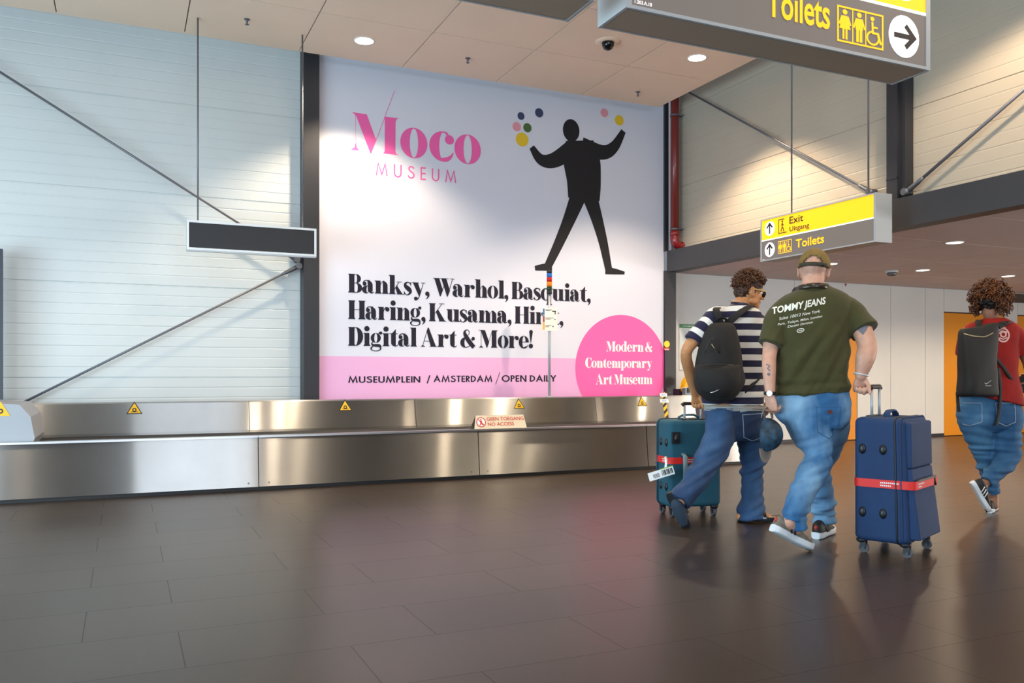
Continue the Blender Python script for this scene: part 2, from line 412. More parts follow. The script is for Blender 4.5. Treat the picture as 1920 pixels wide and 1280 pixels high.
# a geometric sans in capitals
def sans_cap(c, w=.13):
    g = Ink(); S = lambda p, sm=False: g.S(p, w, sm)
    h = w/2; t = 1-h
    if c == 'M': S([(.06, 0), (.2, t), (.47, .1), (.74, t), (.88, 0)])
    elif c == 'U': g.R(.05, .3, .05+w, 1); g.R(.55, .3, .55+w, 1); g.E(.3+h, .32, .25+h, .33, .25-h, .33-w, 180, 360)
    elif c == 'S': S([(.48, .82), (.38, .91), (.25, t), (.11, .86), (.1, .70), (.25, .55), (.42, .45), (.48, .28), (.40, .10), (.25, h), (.10, .10), (.03, .24)], True)
    elif c == 'E': g.R(.05, 0, .05+w, 1); g.R(.05, t-h, .48, 1); g.R(.05, .5-h, .46, .5+h); g.R(.05, 0, .48, w)
    elif c == 'P': g.R(.05, 0, .05+w, 1); g.R(.1, 1-w, .28, 1); g.R(.1, .42, .28, .42+w); g.E(.26, .71, .26, .29, .26-w, .29-w, -90, 90)
    elif c == 'L': g.R(.05, 0, .05+w, 1); g.R(.05, 0, .46, w)
    elif c == 'I': g.R(.05, 0, .05+w, 1)
    elif c == 'N': g.R(.05, 0, .05+w, 1); g.R(.62, 0, .62+w, 1); g.P([(.05, 1), (.05+w*1.05, 1), (.62+w, 0), (.62-w*.05, 0)])
    elif c == 'A': S([(.05, 0), (.39, t), (.73, 0)]); g.R(.2, .26, .6, .26+w*.9)
    elif c == 'T': g.R(.0, 1-w, .5, 1); g.R(.25-h, 0, .25+h, 1)
    elif c == 'R': g.add(sans_cap('P', w)); g.P([(.18, .46), (.33, .46), (.56, 0), (.40, 0)])
    elif c == 'D': g.R(.05, 0, .05+w, 1); g.R(.1, 1-w, .25, 1); g.R(.1, 0, .25, w); g.E(.22, .5, .46, .5, .46-w, .5-w, -90, 90)
    elif c == 'O': g.E(.46, .5, .46, .52, .46-w, .52-w)
    elif c == 'Y': g.R(.3-h, 0, .3+h, .5); S([(.02, 1), (.3, .44), (.58, 1)])
    elif c == '/': g.S([(.0, -.14), (.34, 1.14)], w*.55, False)
    elif c == 'G': g.E(.46, .5, .46, .52, .46-w, .52-w, 45, 360); g.R(.5, .5-h, .92, .5+h)
    elif c == 'C': g.E(.46, .5, .46, .52, .46-w, .52-w, 50, 310)
    return g
def sans_text(s, gap=.09, space=.3, w=.13):
    out = Ink(); x = 0
    for c in s:
        if c == ' ': x += space; continue
        g = sans_cap(c, w); b = g.bounds(); out.add(g, dx=x-b[0]); x += b[1]-b[0]+gap
    return out
FONTC = {}
def ui_text(s, size=1., bold=0., shear=0., align='LEFT'):
    """ordinary sans lettering from the built-in font, as an Ink of triangles (x in metres, cap height = size)"""
    cu = bpy.data.curves.new('t', 'FONT'); cu.body = s; cu.size = 1.; cu.offset = bold; cu.shear = shear; cu.align_x = align; cu.resolution_u = 3
    ob = bpy.data.objects.new('t', cu); COL.objects.link(ob)
    dg = bpy.context.evaluated_depsgraph_get(); me = bpy.data.meshes.new_from_object(ob.evaluated_get(dg))
    ink = Ink(); k = size/.70
    me.calc_loop_triangles()
    for t in me.loop_triangles: ink.P([(me.vertices[i].co.x*k, me.vertices[i].co.y*k) for i in t.vertices])
    bpy.data.objects.remove(ob); bpy.data.curves.remove(cu); bpy.data.meshes.remove(me)
    return ink
# ================================================================ THE SETTING
YW, XR = 10.0, 6.95          # poster wall, line of the beam
fl = MB(); fl.face([(-9, -8, 0), (16, -8, 0), (16, 10.4, 0), (-9, 10.4, 0)])
mf = mat('floor_tile', '4A423B', .30, 0); mf.node_tree.nodes['Principled BSDF'].inputs['Specular IOR Level'].default_value = .38; nt = mf.node_tree; b = nt.nodes['Principled BSDF']; L = nt.links.new
tc = nt.nodes.new('ShaderNodeTexCoord'); mp = nt.nodes.new('ShaderNodeMapping'); L(tc.outputs['Object'], mp.inputs['Vector'])
mp.inputs['Location'].default_value = (-.2, .06, 0)
bk = nt.nodes.new('ShaderNodeTexBrick'); L(mp.outputs[0], bk.inputs['Vector'])
bk.inputs['Scale'].default_value = 1; bk.inputs['Mortar Size'].default_value = .0022; bk.inputs['Mortar Smooth'].default_value = .1
bk.inputs['Brick Width'].default_value = .95; bk.inputs['Row Height'].default_value = .475; bk.offset = .37; bk.offset_frequency = 2
bk.inputs['Color1'].default_value = lin('453930'); bk.inputs['Color2'].default_value = lin('3D322A'); bk.inputs['Mortar'].default_value = lin('2A211A')
nz = nt.nodes.new('ShaderNodeTexNoise'); nz.inputs['Scale'].default_value = 55; nz.inputs['Detail'].default_value = 3
mp2 = nt.nodes.new('ShaderNodeMapping'); mp2.inputs['Scale'].default_value = (1, 3.5, 1); L(tc.outputs['Object'], mp2.inputs['Vector']); L(mp2.outputs[0], nz.inputs['Vector'])
mx = nt.nodes.new('ShaderNodeMix'); mx.data_type = 'RGBA'; mx.blend_type = 'MULTIPLY'; mx.inputs[0].default_value = .3
L(bk.outputs['Color'], mx.inputs[6]); L(nz.outputs['Color'], mx.inputs[7])
cr = nt.nodes.new('ShaderNodeMapRange'); cr.inputs[1].default_value = .3; cr.inputs[2].default_value = .7; cr.inputs[3].default_value = .5; cr.inputs[4].default_value = 1.0
L(nz.outputs['Fac'], cr.inputs[0]); L(cr.outputs[0], mx.inputs[7]); L(mx.outputs[2], b.inputs['Base Color'])
rr = nt.nodes.new('ShaderNodeMapRange'); rr.inputs[3].default_value = .31; rr.inputs[4].default_value = .45; L(bk.outputs['Fac'], rr.inputs[0]); L(rr.outputs[0], b.inputs['Roughness'])
bp = nt.nodes.new('ShaderNodeBump'); bp.inputs['Strength'].default_value = .06; bp.inputs['Distance'].default_value = .002; L(nz.outputs['Fac'], bp.inputs['Height']); L(bp.outputs['Normal'], b.inputs['Normal'])

struct('floor', fl, mf)

# high ceiling: boards of 1.19 m with narrow gaps, above them the dark void
mb = MB()
xs = [6.56]+[5.35-1.193*i for i in range(7)]; ys = [9.64]+[8.51-1.193*i for i in range(4)]
for x1, x0 in zip(xs, xs[1:]):
    for y1, y0 in zip(ys, ys[1:]): mb.box(x0+.006, y0+.006, 4.65, x1-.006, y1-.006, 4.68)
mb.mi = 1; mb.box(xs[-1], ys[-1], 4.672, 6.555, 9.635, 4.78); mb.mi = 0
struct('ceiling', mb, [M_CEIL, M_CEILG])
# upper void above the ceiling edge and roof over the right hand wall
struct('ceiling_1', box(-9, -8.2, 9.4, 16, 10.6, 9.5), M_PANEL)
struct('wall_front', box(-9, -8.3, 0, 16, -8.15, 9.4), mat('hall_brown', '5F564E', .7))

def cladding(mb, axis, p0, p1, z0, z1, plane, pitch, depth, out):
    """sheet cladding: flat bands with shallow horizontal ribs; out = sign of the outward normal"""
    prof = []; z = z0; k = 0
    while z < z1-1e-6:
        d = depth*(3.0 if k % 9 == 0 else 1.0)*(1 if k % 2 == 0 or k % 9 == 0 else .55)
        prof += [(z, 0), (z+.005, -d), (z+.011, -d), (z+.017, 0)]; z += pitch; k += 1
    prof.append((z1, 0))
    prev = None
    for zz, d in prof:
        o = plane+out*d
        a, b = ((p0, o, zz), (p1, o, zz)) if axis == 'x' else ((o, p0, zz), (o, p1, zz))
        a, b = mb.bm.verts.new(a), mb.bm.verts.new(b)
        if prev: mb.bm.faces.new([prev[0], prev[1], b, a])
        prev = (a, b)
mb = MB(); cladding(mb, 'x', -9, 1.9, 0, 9.4, YW+.10, .112, .004, -1); struct('wall_back', mb, M_CLAD)
mb = MB(); cladding(mb, 'y', -8, 10.1, 2.6, 9.4, XR+.13, .118, .003, -1); struct('wall_right', mb, M_CLADR)
# far wall of white panels under the low ceiling, with joints at the panel edges
mb = MB(); YF = 10.15
jx = [6.9]+[onY(u, 600, YF).x for u in (1490, 1670, 1735)]+[onY(1770, 600, YF).x]
D1 = (9.78, onY(1608, 600, YF).x); D2 = (onY(1770, 600, YF).x, onY(1884, 600, YF).x); D3 = (onY(1908, 600, YF).x, 15.5)
DZ = 2.10
edges = sorted(set([6.9, jx[1], D1[0], D1[1], jx[2], jx[3], D2[0], D2[1], D3[0], 15.5, 16.0]))
def wallpanel(x0, x1, z0=.05, z1=2.5): mb.box(x0+.004, YF, z0, x1-.004, YF+.08, z1)
for x0, x1 in zip(edges, edges[1:]):
    if x0 in (D1[0], D2[0], D3[0]): wallpanel(x0, x1, DZ+.02, 2.5)
    else: wallpanel(x0, x1)
mb.mi = 1; mb.box(6.9, YF+.06, 0, 16, YF+.10, 2.5)
struct('wall_far', mb, [M_PANEL, M_DARK])
for i, (x0, x1) in enumerate((D1, D2, D3)):
    d = box(x0+.006, YF+.012, .012, x1-.006, YF+.055, DZ); struct('door_%d' % (i+1), d, M_ORANGE, bevel=.003)
mb = MB()
for x0, x1 in zip(edges, edges[1:]):
    if x0 not in (D1[0], D2[0], D3[0]): mb.box(x0+.003, YF-.006, 0, x1-.003, YF, .055)
struct('baseboard_far', mb, M_DARK)
struct('wall_side', box(16, -8, 0, 16.1, 10.4, 9.4), M_PANEL)
# low ceiling beyond the beam
mb = MB()
for i in range(8):
    for j in range(16):
        x0 = 7.08+1.2*i; y1 = YF-.02-1.2*j
        if x0 < 16: mb.box(x0+.006, y1-1.2+.006, 2.5, min(16, x0+1.2)-.006, y1-.006, 2.53)
mb.mi = 1; mb.box(7.08, -8, 2.525, 16, YF, 2.58)
struct('ceiling_low', mb, [M_CEILL, M_DARKB])
# steelwork: columns and the beam on their line
struct('trim_1', box(onY(569, 400, YW-.1).x, YW-.12, 0, 2.05, YW+.12, 9.4), M_DARK, bevel=.004)
struct('trim_2', box(6.872, YW-.05, 0, 7.055, YW+.12, 2.5), M_DARK, bevel=.004)
struct('trim_3', box(6.872, YW-.05, 2.78, 6.93, YW+.1, 9.4), M_DARK)
mb = MB().box(XR-.05, -8, 2.485, XR+.14, YW-.052, 2.775)
struct('trim_4', mb, M_DARKB, bevel=.003)
cy0, cy1 = onX(1690, 250, XR-.03).y, onX(1662, 250, XR-.03).y
mb = MB(); mb.box(XR-.03, cy0+.05, 2.78, XR+.12, cy1, 9.4)
mb.box(XR+.01, cy0-.01, 2.78, XR+.12, cy0+.05, 9.4)
mb.box(XR-.035, cy0+.05, 2.98, XR-.02, cy1, 3.0)
struct('trim_5', mb, M_DARK, bevel=.003)
# wall strip behind the poster
struct('wall_poster', box(1.95, YW+.02, 0, 6.9, YW+.12, 9.4), M_PANEL)

# ---------------------------------------------------------------- tension rods of the wall bracing
def brace(p, q, label, ends=(0, 0), r=.013, tip='y'):
    o = empty('brace_rod', p, 0, label, 'brace', 'wall bracing rods'); p, q = Vector(p), Vector(q); d = (q-p); n = d.normalized()
    MB().tube([(0, 0, 0), d], r, 10).build('rod', M_ROD, o)
    for e, c, s in ((ends[0], Vector((0, 0, 0)), n), (ends[1], d, -n)):
        if e:
            MB().tube([c, c+s*.03, c+s*.16, c+s*.22], [.02, .026, .022, r], 12).build('turnbuckle', M_GALV, o)
            w_ = Vector((0, .05, 0)) if tip == 'y' else Vector((.05, 0, 0))
            MB().tube([c-w_, c+w_], .035, 12).build('pin', M_GALV, o)
    return o
yb = YW-.02
brace(onY(-60, 97, yb), onY(556, 487, yb), 'upper grey bracing rod falling right across the left white cladding', (0, 1))
brace(onY(38, 757, yb), onY(560, 499, yb), 'lower grey bracing rod rising right across the left white cladding', (0, 1))
xb = XR+.03
brace(onX(1290, 172, xb), onX(1634, 360, xb), 'grey bracing rod falling right across cream cladding above the exit sign', (0, 1), tip='x')
brace(onX(1700, 360, xb), onX(1960, 133, xb), 'grey bracing rod rising right beside the dark upper column', (1, 0), tip='x', r=.016)
# gusset on the left column
mb = MB(); g0 = onY(565, 495, YW-.03)
mb.prism([(g0.x+.08, YW-.03, g0.z-.10), (g0.x+.08, YW-.03, g0.z+.12), (g0.x-.02, YW-.03, g0.z+.06), (g0.x-.02, YW-.03, g0.z-.04)], (0, .012, 0))
struct('trim_6', mb, M_DARK)

# ---------------------------------------------------------------- red pipe in the corner
px, py, pr = 6.955, YW-.16, .058
zj = onY(1255, 440, py).z
o = empty('drain_pipe', (px, py, zj), 0, 'red vertical pipe with an elbow in the corner right of the poster', 'pipe')
MB().tube([(0, 0, -.02), (0, 0, 2.4)], pr, 20).build('pipe', M_RED, o)
el = [(0, 0, .03), (0, 0, -.05)]+[(.10*(1-math.cos(a)), 0, -.05-.10*math.sin(a)) for a in [PI/2*i/8 for i in range(1, 9)]]+[(.12, 0, -.15)]
MB().tube([(0, 0, -.01), (0, 0, .05)], pr*1.14, 20).tube(el, pr*1.06, 20).tube([(.10, 0, -.15), (.14, 0, -.15)], pr*1.16, 20).build('elbow', M_REDB, o)
for v in (438-9, 215):
    z = onY(1255, v, py).z-zj
    MB().tube([(0, 0, z-.014), (0, 0, z+.014)], pr*1.1, 20).box(.05, -.01, z-.01, .125, .01, z+.01).tube([(.1, 0, z), (.1, -.07, z)], .008, 8).build('clamp', M_GALV, o)

# ---------------------------------------------------------------- ceiling fittings
def downlight(x, y, z, r, lm, label, grp):
    o = empty('downlight', (x, y, z), 0, label, 'ceiling light', grp)
    n = 32; mb = MB()
    prof = [(r*1.14, -.001), (r*1.12, -.006), (r, -.008), (r*.97, .02)]
    rings = [[mb.bm.verts.new((a*math.cos(2*PI*j/n), a*math.sin(2*PI*j/n), h)) for j in range(n)] for a, h in prof]
    for A, B in zip(rings, rings[1:]):
        for j in range(n): mb.bm.faces.new([A[j], A[(j+1) % n], B[(j+1) % n], B[j]])
    mb.build('ring', M_WHITE, o)
    MB().lathe([(r, -.004), (r*.6, -.008), (.002, -.009)], n=n).build('diffuser', lm, o)
downlight(2.356, 9.03, 4.65, .098, M_LAMP, 'round lit ceiling light above the pink logo', 'round lights in the high ceiling')
downlight(5.925, 7.95, 4.65, .098, M_LAMP, 'round lit ceiling light just left of the large hanging toilets sign', 'round lights in the high ceiling')
for u, v, lb in ((1790, 454, 'low ceiling light nearest the beam, right of the exit sign'), (1730, 506, 'low ceiling light between the smoke detector and the curly haired woman'), (1890, 517, 'low ceiling light just above the curly haired woman'), (1557, 494, 'low ceiling light just right of the olive cap')):
    p = onZ(u, v, 2.5); downlight(p.x, p.y, 2.5, .085, M_LAMPL, lb, 'small lights in the low ceiling')
p = onZ(1672, 507, 2.5); o = empty('smoke_detector', (p.x, p.y, 2.5), 0, 'grey round smoke detector under the low ceiling', 'smoke detector')
MB().lathe([(.085, 0), (.085, -.025), (.075, -.03)]).build('base', M_PANEL, o)
MB().lathe([(.06, -.03), (.065, -.05), (.05, -.075), (.002, -.08)]).build('sensor', M_GALV, o)
for (x, y), lb in zip([(1.132, 8.98), (3.559, 9.045), (5.955, 9.224)], ['leftmost small ceiling sprinkler, between the display board rods', 'middle small ceiling sprinkler, above the poster centre', 'small ceiling sprinkler near the right corner of the high ceiling']):
    o = empty('sprinkler', (x, y, 4.65), 0, lb, 'sprinkler', 'ceiling sprinklers')
    MB().lathe([(.03, 0), (.028, -.006), (.012, -.008), (.011, -.03), (.004, -.05)], n=12).build('body', M_GALV, o)
    MB().lathe([(.002, -.05), (.02, -.052), (.02, -.055), (.002, -.056)], n=12).build('deflector', M_GALV, o)
o = empty('security_camera', (4.764, 7.968, 4.65), 0, 'black dome security camera on a round plate in the ceiling', 'security camera')
MB().lathe([(.14, 0), (.138, -.006), (.075, -.012)], n=32).build('plate', M_CEIL, o)
MB().lathe([(.068, -.005), (.068, -.02), (.062, -.05), (.045, -.078), (.02, -.092), (.002, -.095)], n=24).build('dome', mat('dome_black', '0C0C0E', .12), o)

# ---------------------------------------------------------------- the poster
PX0, PX1, PZ0, PZ1 = 2.052, 6.87, .45, 5.2
P = empty('poster', (PX0, YW, 0), 0, 'huge white and pink museum poster filling the wall behind the carousel', 'poster')
def world(o): return o
box(0, -.012, PZ0, PX1-PX0, .012, PZ1).build('panel', M_POSTER, P)
def onposter(ink, name, m, off, lab=None):
    o = ink.lay(name, (0, YW-.012, 0), (1, 0, 0), (0, 0, 1), m, P, off)
    if lab: o['label'] = lab
    return o
zb = 1.266
onposter(Ink().R(PX0, PZ0, PX1, zb), 'pink_band', M_PINKP, .002, 'pale pink band')
ccx, ccz, cr_ = 6.19, 1.14, .725
pts = [(ccx+cr_*math.cos(a), ccz+cr_*math.sin(a)) for a in [2*PI*i/96 for i in range(96)]]
pts = [(min(x, PX1), max(z, PZ0)) for x, z in pts]
onposter(Ink().P(pts), 'pink_disc', M_PINK, .004, 'bright pink disc')
head = Ink()
for s, x1, zb_ in (('Banksy, Warhol, Basquiat,', 5.70, 2.022), ('Haring, Kusama, Hirst,', 5.285, 1.708), ('Digital Art & More!', 4.84, 1.392)):
    head.add(fit(serif_text(s), 2.41, x1, zb_, .222))
onposter(head, 'headline_lettering', M_INK, .003)
onposter(fit(sans_text('MUSEUMPLEIN', w=.17), 2.41, 3.305, .952, .078).add(fit(sans_text('/', w=.3), 3.385, 3.435, .952, .078)), 'address_lettering', M_INK, .003)
onposter(fit(sans_text('AMSTERDAM', w=.17), 3.475, 4.265, .957, .08).S([(4.31, .925), (4.37, 1.08)], .008, False), 'address_lettering', M_INK, .003)
onposter(fit(sans_text('OPEN DAILY', w=.17, space=.28), 4.395, 5.18, .958, .083), 'address_lettering', M_INK, .003)
pass
circ = Ink()
for s, x0, zb_ in (('Modern &', 5.937, 1.365), ('Contemporary', 5.614, 1.142), ('Art Museum', 5.775, .917)):
    circ.add(fit(serif_text(s), x0, 6.68, zb_, .135))
onposter(circ, 'disc_lettering', M_WHITE, .006, 'white lettering')
logo = Ink()
K = .452
lp_ = lambda l: logo.P([(onY(640+x/6.4, 160+y/6.4, YW).x, onY(640+x/6.4, 160+y/6.4, YW).z) for x, y in l])
lp_([(120, 325), (300, 350), (412, 655), (355, 820), (345, 820), (175, 372), (150, 345)]); lp_([(517, 378), (690, 400), (660, 410), (646, 440), (645, 790), (655, 825), (690, 842), (495, 818), (512, 805), (517, 780)])
lp_([(105, 776), (155, 745), (168, 690), (172, 690), (185, 752), (215, 788)]); lp_([(162, 350), (167, 352), (172, 692), (168, 692)]); lp_([(350, 815), (356, 815), (524, 380), (518, 378)])
for c, x0, x1 in (('o', 3.05, 3.395), ('c', 3.42, 3.745), ('o', 3.75, 4.105)):
    g = glyph(c); bb = g.bounds(); kk = .372/.74; kx = (x1-x0)/(bb[1]-bb[0])
    logo.add(g, k=kk, kx=kx, dx=x0-bb[0]*kx, dy=3.703)
logo.S([(2.855, 4.15), (2.978, 4.482)], .005, False)
logo.add(fit(sans_text('MUSEUM', gap=.48, w=.10), 2.745, 3.775, 3.44, .155))
onposter(logo, 'logo_lettering', M_PINK, .003)
# plain generic figure print with coloured balls
fig = Ink()
def up(u, v): p = onY(u, v, YW); return (p.x, p.z)
def poly(l): fig.P([up(*p) for p in l])
def limb2(l, wd): fig.S([up(*p) for p in l], wd)
hx, hz = up(1070, 245); fig.D(hx, hz, .125, .15)
fig.S([up(1086, 264), up(1090, 300), up(1094, 340), up(1094, 374)], [.42, .56, .52, .48])
limb2([(1090, 274), (1128, 286), (1150, 276), (1168, 246)], [.24, .2, .15, .08])
limb2([(1076, 276), (1040, 300), (1014, 300), (996, 276)], [.24, .2, .15, .08])
limb2([(1084, 366), (1066, 412), (1046, 458), (1026, 500)], [.24, .18, .14, .11]); limb2([(1104, 366), (1118, 410), (1130, 455), (1140, 504)], [.24, .18, .14, .11])
limb2([(1034, 501), (1018, 501), (1002, 503)], [.1, .09, .06]); limb2([(1134, 507), (1152, 509), (1170, 512)], [.1, .08, .04])
onposter(fig, 'figure_print', M_ART, .003, 'plain black figure print')
for nm, cl, spots in (('yellow_ball', 'E8C22C', [(978, 262, .09), (1160, 226, .07)]), ('pink_ball', 'E79AA8', [(968, 238, .06), (1132, 212, .06)]), ('green_ball', '4C6A3A', [(988, 240, .06)]), ('blue_ball', '3B4468', [(976, 218, .05), (1010, 212, .06)])):
    for u, v, r in spots: q = up(u, v); onposter(Ink().D(q[0], q[1], r), nm, mat('print_'+nm, cl, .6), .003)

# ---------------------------------------------------------------- hanging display board on the left
x0, x1, yd, z0, z1 = .567, 1.855, 9.1, 2.30, 2.595
o = empty('display_board', ((x0+x1)/2, yd, z0), 0, 'long dark blank display board hanging on two rods before the left cladding', 'display board')
hw = (x1-x0)/2; H = z1-z0
mb = MB().box(-hw, .0, 0, hw, .10, H); mb.box(-hw, .0, -.012, hw, .05, 0); mb.build('housing', mat('board_housing', 'C9CBCC', .4), o, bevel=.006)
fr = MB(); t = .022
for a in ((-hw, 0, hw, t), (-hw, H-t, hw, H), (-hw, t, -hw+t, H-t), (hw-t, t, hw, H-t)): fr.box(a[0], -.012, a[1], a[2], 0, a[3])
fr.build('frame', mat('board_frame', 'E4E6E8', .35), o)
box(-hw+t, -.004, t, hw-t, .001, H-t).build('screen', mat('board_screen', '26272C', .55, 0, .25, 160), o)
for u in (371, 567):
    xr = onY(u, 300, yd+.05).x-(x0+x1)/2
    MB().tube([(xr, .05, H), (xr, .05, 4.65-z0)], .0085, 8).build('suspension_rod', M_ROD, o)

# ---------------------------------------------------------------- lit direction signs
def arrow(ink, cx, cy, s, d):
    """arrow of size s pointing 'u' or 'r'"""
    q = [[(-.0, -.55), (0, .5)], [(-.42, .06), (0, .52), (.42, .06)]]
    for l in q:
        pts = [(x, y) if d == 'u' else (y, -x) for x, y in l]
        ink.S([(cx+x*s, cy+y*s) for x, y in pts], s*.20, False)
def person_icon(ink, cx, y0, h, skirt):
    ink.D(cx, y0+h*.90, h*.085)
    if skirt: ink.P([(cx-h*.08, y0+h*.78), (cx+h*.08, y0+h*.78), (cx+h*.2, y0+h*.34), (cx-h*.2, y0+h*.34)]); ink.R(cx-h*.09, y0, cx-h*.02, y0+h*.36); ink.R(cx+h*.02, y0, cx+h*.09, y0+h*.36)
    else: ink.R(cx-h*.13, y0+h*.40, cx+h*.13, y0+h*.78); ink.R(cx-h*.11, y0, cx-h*.015, y0+h*.42); ink.R(cx+h*.015, y0, cx+h*.11, y0+h*.42)
    for s in (-1, 1): ink.S([(cx+s*h*.10, y0+h*.76), (cx+s*h*.2, y0+h*(.45 if not skirt else .48))], h*.06, False)
def wheel_icon(ink, cx, y0, h):
    ink.D(cx-h*.06, y0+h*.90, h*.075); ink.S([(cx-h*.06, y0+h*.8), (cx-h*.04, y0+h*.42), (cx+h*.16, y0+h*.42), (cx+h*.25, y0+h*.1), (cx+h*.34, y0+h*.13)], h*.075, False)
    ink.S([(cx-h*.05, y0+h*.62), (cx+h*.14, y0+h*.62)], h*.06, False); ink.E(cx-h*.04, y0+h*.24, h*.25, h*.25, h*.185, h*.185, 100, 395)
def wc_icons(out, x0, y, w, h):
    ink = Ink(); x = 0; w_ = h*1.42; t = h*.05
    for a in ((x, y, x+w_, y+t), (x, y+h-t, x+w_, y+h), (x, y, x+t, y+h), (x+w_-t, y, x+w_, y+h), (x+w_*.32, y, x+w_*.32+t*.6, y+h), (x+w_*.60, y, x+w_*.60+t*.6, y+h)): ink.R(*a)
    person_icon(ink, x+w_*.165, y+h*.09, h*.84, True); person_icon(ink, x+w_*.47, y+h*.09, h*.84, False); wheel_icon(ink, x+w_*.79, y+h*.09, h*.82)
    out.add(ink, k=1, kx=w/w_, dx=x0)
def sign_box(name, org, rz, Lg, thick, H, label, split, rods, parts):
    """box with its printed face on local -y; x runs along the face"""
    o = empty(name, org, rz, label, 'direction sign')
    MB().box(.0, .012, 0, Lg, thick-.012, H).build('housing', M_BOXB, o)
    fr = MB(); t = .012
    for yy in ((0, .014), (thick-.014, thick)):
        for a in ((0, 0, Lg, t), (0, H-t, Lg, H), (0, t, t, H-t), (Lg-t, t, Lg, H-t)): fr.box(a[0], yy[0], a[1], a[2], yy[1], a[3])
    fr.build('frame', M_ALU, o)
    for xx in (0, Lg): box(xx-.012 if xx == 0 else xx, .0, -.001, xx if xx == 0 else xx+.012, thick, H+.001).build('end_cap', M_ALU, o)
    box(t, .003, split, Lg-t, .012, H-t).build('yellow_face', M_YEL, o)
    box(t, .003, t, Lg-t, .012, split-.012).build('dark_face', M_SIGNG, o)
    box(t, .0025, split-.012, Lg-t, .012, split).build('divider', M_SIGNW, o)
    for x in rods: MB().tube([(x, thick/2, H), (x, thick/2, 9.4-org[2])], .0085, 8).build('suspension_rod', M_ROD, o)
    M = Matrix.Translation(org) @ Matrix.Rotation(rz, 4, 'Z'); R3 = M.to_3x3()
    for nm, ink, m, off in parts:
        ink.lay(nm, M @ Vector((0, .003, 0)), R3 @ Vector((1, 0, 0)), Vector((0, 0, 1)), m, o, off)
    return o
H = .46
# large toilets sign
wh, kk, yl = Ink(), Ink(), Ink(); Lg = 1.44
wh.add(ui_text('1.203.A.18', .012), dx=.02, dy=.02)
k1, k2 = Ink(), Ink(); arrow(k1, 1.303, .115, .105, 'r'); arrow(k2, 1.303, .345, .105, 'r')
yl.add(ui_text('Toilets', .115, bold=.018), dx=.645, dy=.080); bb = yl.bounds()
ic = Ink(); yl2 = Ink().add(yl, k=1, kx=.31/(bb[1]-bb[0]), dx=.597-bb[0]*.31/(bb[1]-bb[0])); wc_icons(ic, .944, .040, .245, .14)
kb = Ink().add(ui_text('Exit', .07, bold=.01), dx=1.0, dy=.33)
sign_box('toilets_sign', (1.565, 2.48, 2.30), 0, Lg, .19, H, 'large hanging toilets sign overhead with a right arrow, cut by the top edge', .232, (.3, 1.14),
         [('code_lettering', wh, M_SIGNW, .002), ('arrow_disc', Ink().D(1.303, .115, .085), M_SIGNW, .002), ('arrow_disc', Ink().D(1.303, .345, .085), M_SIGNW, .002), ('arrow', k1, M_SIGNK, .004), ('arrow', k2, M_SIGNK, .004), ('black_lettering', kb, M_SIGNK, .002), ('yellow_lettering', yl2, M_YEL, .002), ('toilet_icons', ic, M_YEL, .002)])
sign_box('gate_sign', (.0, 2.48, 2.30), 0, 1.42, .19, H, 'brown underside of a second hanging sign, left of the large toilets sign', .232, (.3, 1.12), [])
# exit sign along the right wall
pE = onX(1640, 453, 6.4); far = onX(1427, 490, 6.4); Lg = far.y-pE.y
def efx(u): return far.y-onX(u, 450, 6.4).y
wh, yl, kt, ic, xi, ar = Ink(), Ink(), Ink(), Ink(), Ink(), []
for zc in (.345, .115): k = Ink(); arrow(k, .137, zc, .105, 'u'); ar += [('arrow_disc', Ink().D(.137, zc, .078), M_SIGNW, .002), ('arrow', k, M_SIGNK, .004)]
ex = .27; t = .006
for a in ((ex, .265, ex+.125, .275), (ex, .265, ex+.01, .42), (ex, .41, ex+.09, .42)): xi.R(*a)
xi.D(ex+.062, .392, .011); xi.S([(ex+.062, .38), (ex+.06, .335), (ex+.04, .285)], .012, False); xi.S([(ex+.06, .335), (ex+.078, .31), (ex+.082, .28)], .011, False); xi.S([(ex+.045, .35), (ex+.062, .372), (ex+.083, .345)], .008, False)
def fitw(txt, cap, bold, x0, x1, y): e = ui_text(txt, cap, bold); q = e.bounds(); kx = (x1-x0)/(q[1]-q[0]); return Ink().add(e, k=1, kx=kx, dx=x0-q[0]*kx, dy=y)
kt.add(fitw('Exit', .074, .012, .44, .64, .347)); kt.add(fitw('Uitgang', .049, .012, .44, .725, .268))
wc_icons(ic, .268, .050, .205, .135); yl.add(fitw('Toilets', .085, .02, .535, .93, .082)); wh.add(ui_text('1.204', .01), dx=.02, dy=.016)
sign_box('exit_sign', (6.4, far.y, 2.295), -PI/2, Lg, .21, H, 'hanging yellow and dark sign reading Exit and Toilets with up arrows', .232, (efx(1470), efx(1613)),
         ar+[('code_lettering', wh, M_SIGNW, .002), ('black_lettering', kt, M_SIGNK, .002), ('exit_icon', xi, M_SIGNK, .002), ('yellow_lettering', yl, M_YEL, .002), ('toilet_icons', ic, M_YEL, .002)])

